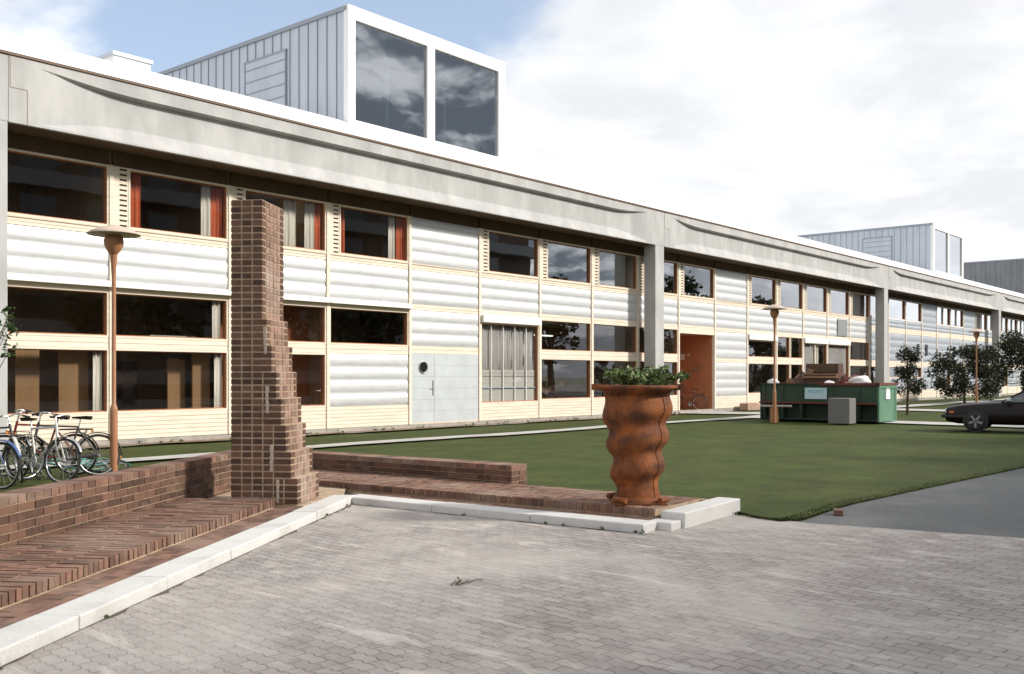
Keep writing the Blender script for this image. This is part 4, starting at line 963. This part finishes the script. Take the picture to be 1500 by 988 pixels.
for s in (1, -1):
    b = MB(); b.add([(.58, s * .78, .84), (-.62, s * .78, .85), (-.66, s * .615, 1.16), (.05, s * .60, 1.15), (.58, s * .765, .84), (-.62, s * .765, .85), (-.66, s * .60, 1.16), (.05, s * .585, 1.15)], [(0, 1, 2, 3), (7, 6, 5, 4), (0, 4, 5, 1), (1, 5, 6, 2), (2, 6, 7, 3), (3, 7, 4, 0)], 'car_glass'); b.build('side_window', car)
    b = MB(); b.box(.36, .5, s * .80, s * .93, .86, .96, 'chrome') if s > 0 else b.box(.36, .5, -.93, -.80, .86, .96, 'chrome'); b.build('door_mirror', car, bevel=.02)
    b = MB(); y0, y1 = sorted((s * .835, s * .846)); b.box(.55, .556, y0, y1, .28, .80, 'car_black'); b.box(-.70, -.694, y0, y1, .28, .80, 'car_black'); b.box(-.62, -.46, *sorted((s * .835, s * .86)), .68, .71, 'chrome'); b.build('door', car)
    b = MB(); b.box(2.03, 2.10, *sorted((s * .42, s * .68)), .50, .63, 'sticker'); b.build('headlight', car)
    b = MB(); b.box(1.85, 1.98, *sorted((s * .77, s * .805)), .50, .56, 'signal_orange'); b.build('indicator', car)
    b = MB(); b.box(-.35, .05, *sorted((s * .15, s * .6)), .40, .80, 'car_seat'); b.box(-.45, -.28, *sorted((s * .15, s * .6)), .7, 1.08, 'car_seat'); b.build('seat', car, bevel=.05)
    for x in (1.28, -1.28):
        T = Matrix.Translation((x, s * .73, .285)) @ Matrix.Rotation(R(90) * (-s), 4, 'X')
        w = MB(); w.lathe([(.20, 0), (.27, 0), (.285, .02), (.285, .10), (.27, .135), (.19, .14)], 'tyre', 36, T=T); wo = w.build('wheel', car)
        w = MB(); w.lathe([(.2, .10), (.205, .142), (.18, .13), (.06, .118), (.05, .145), (.01, .15)], 'alloy', 28, T=T)
        for k in range(5):
            w.box(-.028, .028, .05, .185, .115, .146, 'sticker_mark', T=T @ Matrix.Rotation(k * R(72), 4, 'Z'))
        w.build('rim', wo)
b = MB(); b.box(2.06, 2.20, -.74, .74, .36, .46, 'car_black'); b.box(1.55, 2.12, .78, .835, .37, .45, 'car_black'); b.box(1.65, 2.12, -.835, -.78, .37, .45, 'car_black'); b.build('bumper', car, bevel=.02)

# ------------------------------------------------------------------ trees
def tree(name, x, y, h, blobs, n, size, m, label, cat, seed, trunk_r=.04, trunk_h=None, z=.05, group=None, limbs=7):
    rr = random.Random(seed); t = thing(name, label, cat, (x, y, z), rr.uniform(0, 6.28) * 0, group)
    th = trunk_h or h * .45
    b = MB(); top = Vector((rr.uniform(-.05, .05), rr.uniform(-.05, .05), th))
    b.tube([(0, 0, -.03), (rr.uniform(-.03, .03), 0, th * .5), top, top + Vector((0, 0, (h - th) * .6))], [trunk_r * 1.25, trunk_r, trunk_r * .75, trunk_r * .25], 'bark', 8)
    for k in range(limbs):
        q = blobs[k % len(blobs)]; s = Vector((0, 0, th * rr.uniform(.55, 1.1))); e = Vector(q[:3]); mid = s.lerp(e, .5) + Vector((0, 0, -.06 * h * rr.random()))
        b.tube([s, mid, e], [trunk_r * .5, trunk_r * .35, trunk_r * .15], 'bark', 6)
    b.build('trunk', t)
    c = MB(); leaves(c, blobs, n, size, m, rr); c.build('crown', t); return t
def blobs_(seed, k, R_, z0, z1, rmin, rmax, taper=.5):
    rr = random.Random(seed); o = []
    for i in range(k):
        z = rr.uniform(z0, z1); u = (z - z0) / (z1 - z0); q = R_ * (1 - taper * u) * math.sqrt(rr.random()); a = rr.uniform(0, 6.28)
        o.append((q * math.cos(a), q * math.sin(a), z, rr.uniform(rmin, rmax)))
    return o
tree('young_tree', 40.35, 13.3, 2.9, blobs_(1, 30, .75, .9, 2.6, .18, .38, .7), 3000, .10, 'leaf_dark', 'young tree with a thin dark trunk just right of the skip', 'tree', 41, .05, 1.2, group='young trees on the lawn')
tree('young_tree', 57.5, 15.9, 3.2, blobs_(2, 40, 1.9, .6, 2.9, .35, .7, .25), 9000, .14, 'leaf_dark', 'bushy young tree with spreading branches left of the farthest lamp', 'tree', 42, .06, .9, group='young trees on the lawn')
tree('young_tree', 66.5, 15.0, 4.0, blobs_(3, 50, 2.5, .5, 3.9, .5, .95, .35), 14000, .15, 'leaf_dark', 'dense dark young tree behind the car, right of the farthest lamp', 'tree', 43, .07, 1.2, group='young trees on the lawn')
tree('young_tree', 61.5, 12.2, 3.0, blobs_(8, 44, 1.9, .5, 3.0, .4, .8, .3), 12000, .14, 'leaf_dark', 'dense dark young tree at the right edge of the picture above the car roof', 'tree', 48, .06, .9, group='young trees on the lawn')
tree('shrub', 6.85, 17.6, 2.9, [(.62, -.25, 2.55, .18), (.6, -.2, 2.25, .26), (.66, -.2, 1.95, .2), (.2, 0, 1.9, .4), (-.2, .1, 1.4, .5), (.1, .1, 2.4, .35)], 420, .11, 'leaf', 'leafy shrub branch reaching in at the left edge below the first floor', 'shrub', 44, .03, 1.2)
# what the windows mirror: a block of flats and tall trees across the yard
ob = wthing('apartment_block', 'dark block of flats with pale balcony bands, mirrored in the windows', 'building', (40, -26, 0))
b = MB(); b.box(4, 76, -34, -20, -.03, 17.9, 'opp_wall'); b.build('wall', ob)
b = MB()
for k in range(5): z = 1.0 + 3 * k; b.box(4, 76, -20, -18.9, z, z + .95, 'opp_band')
b.build('balcony', ob)
b = MB()
for k in range(5):
    for q in range(16): x = 6 + q * 4.2; b.box(x, x + 2.2, -20, -19.96, 3 * k + .25 + 1.9, 3 * k + 3.6, 'opp_window')
b.build('window', ob)
tr = [(82, -22, 11.5), (96, -21, 7.5), (107, -22, 14), (114, -22, 12), (127, -21, 12.5), (150, -24, 9.5), (168, -20, 9), (205, -22, 11.5), (222, -22, 12)]
for k, (x, y, h) in enumerate(tr):
    tree('tall_tree', x, y, h, blobs_(50 + k, 26, h * .28, h * .3, h * .95, h * .07, h * .13, .5), 1700, .75, 'leaf_dark', 'tall dark tree across the yard, mirrored in the upper windows', 'tree', 60 + k, .28, h * .4, z=-.03, group='tall trees mirrored in the windows', limbs=9)

for k, (x, y, h) in enumerate([(26.5, -6.6, 8.6), (33.5, -6.2, 9), (41, -5.5, 9)]):  # unseen trees behind the camera, added to darken the asphalt and right lawn
    tree('tall_tree', x, y, h, blobs_(80 + k, 34, h * .40, h * .36, h * .95, h * .08, h * .14, .4), 2600, .6, 'leaf_dark', 'unseen tree added on the near side of the yard to shade the asphalt and the lawn', 'tree', 90 + k, .25, h * .45, z=-.03, group='unseen trees added for shade by the asphalt', limbs=9)
# small things on the ground
rt = random.Random(77); b = MB()
for k in range(7):
    a = rt.uniform(-.5, .5); x, y = rt.uniform(-.1, .1), rt.uniform(-.03, .03); b.tube([(x, y, .006), (x + .06 * math.cos(a), y + .06 * math.sin(a), .02), (x + .13 * math.cos(a + .3), y + .13 * math.sin(a + .3), .008)], .004, 'bark', 5)
leaves(b, [(0, 0, .02, .06)], 6, .04, 'leaf', rt)
o = b.build('fallen_twig'); o.location = (5.42, 5.05, 0); tag(o, 'small dry leafy twig lying on the open paving', 'twig')
b = MB(); b.box(-.09, .09, -.05, .05, 0, .06, 'brick_flat', .5); o = b.build('loose_brick', bevel=.006); o.location = (10.9, 4.35, -.004); o.rotation_euler = (0, 0, .4); tag(o, 'loose dark brick lying on the asphalt at the lawn corner', 'brick')
b = MB(); bw = []
for k in range(20):
    u = rt.uniform(-14, 0); p = fw(u, -.01 - .03 * rt.random(), .012) if k < 14 else fv(rt.uniform(.0, 4.1), -.01 - .03 * rt.random(), .012)
    bw.append((p.x, p.y, p.z, rt.uniform(.012, .035)))
for k in range(70): bw.append((rt.uniform(-2, 36), 20.42 + rt.uniform(-.12, .05), .06, rt.uniform(.03, .09)))
for q in bw: leaves(b, [q], 14, .03 if q[3] < .036 else .06, 'leaf', rt)
o = b.build('weeds'); tag(o, 'small weeds along the kerb and the foot of the building', 'weeds', kind='stuff')
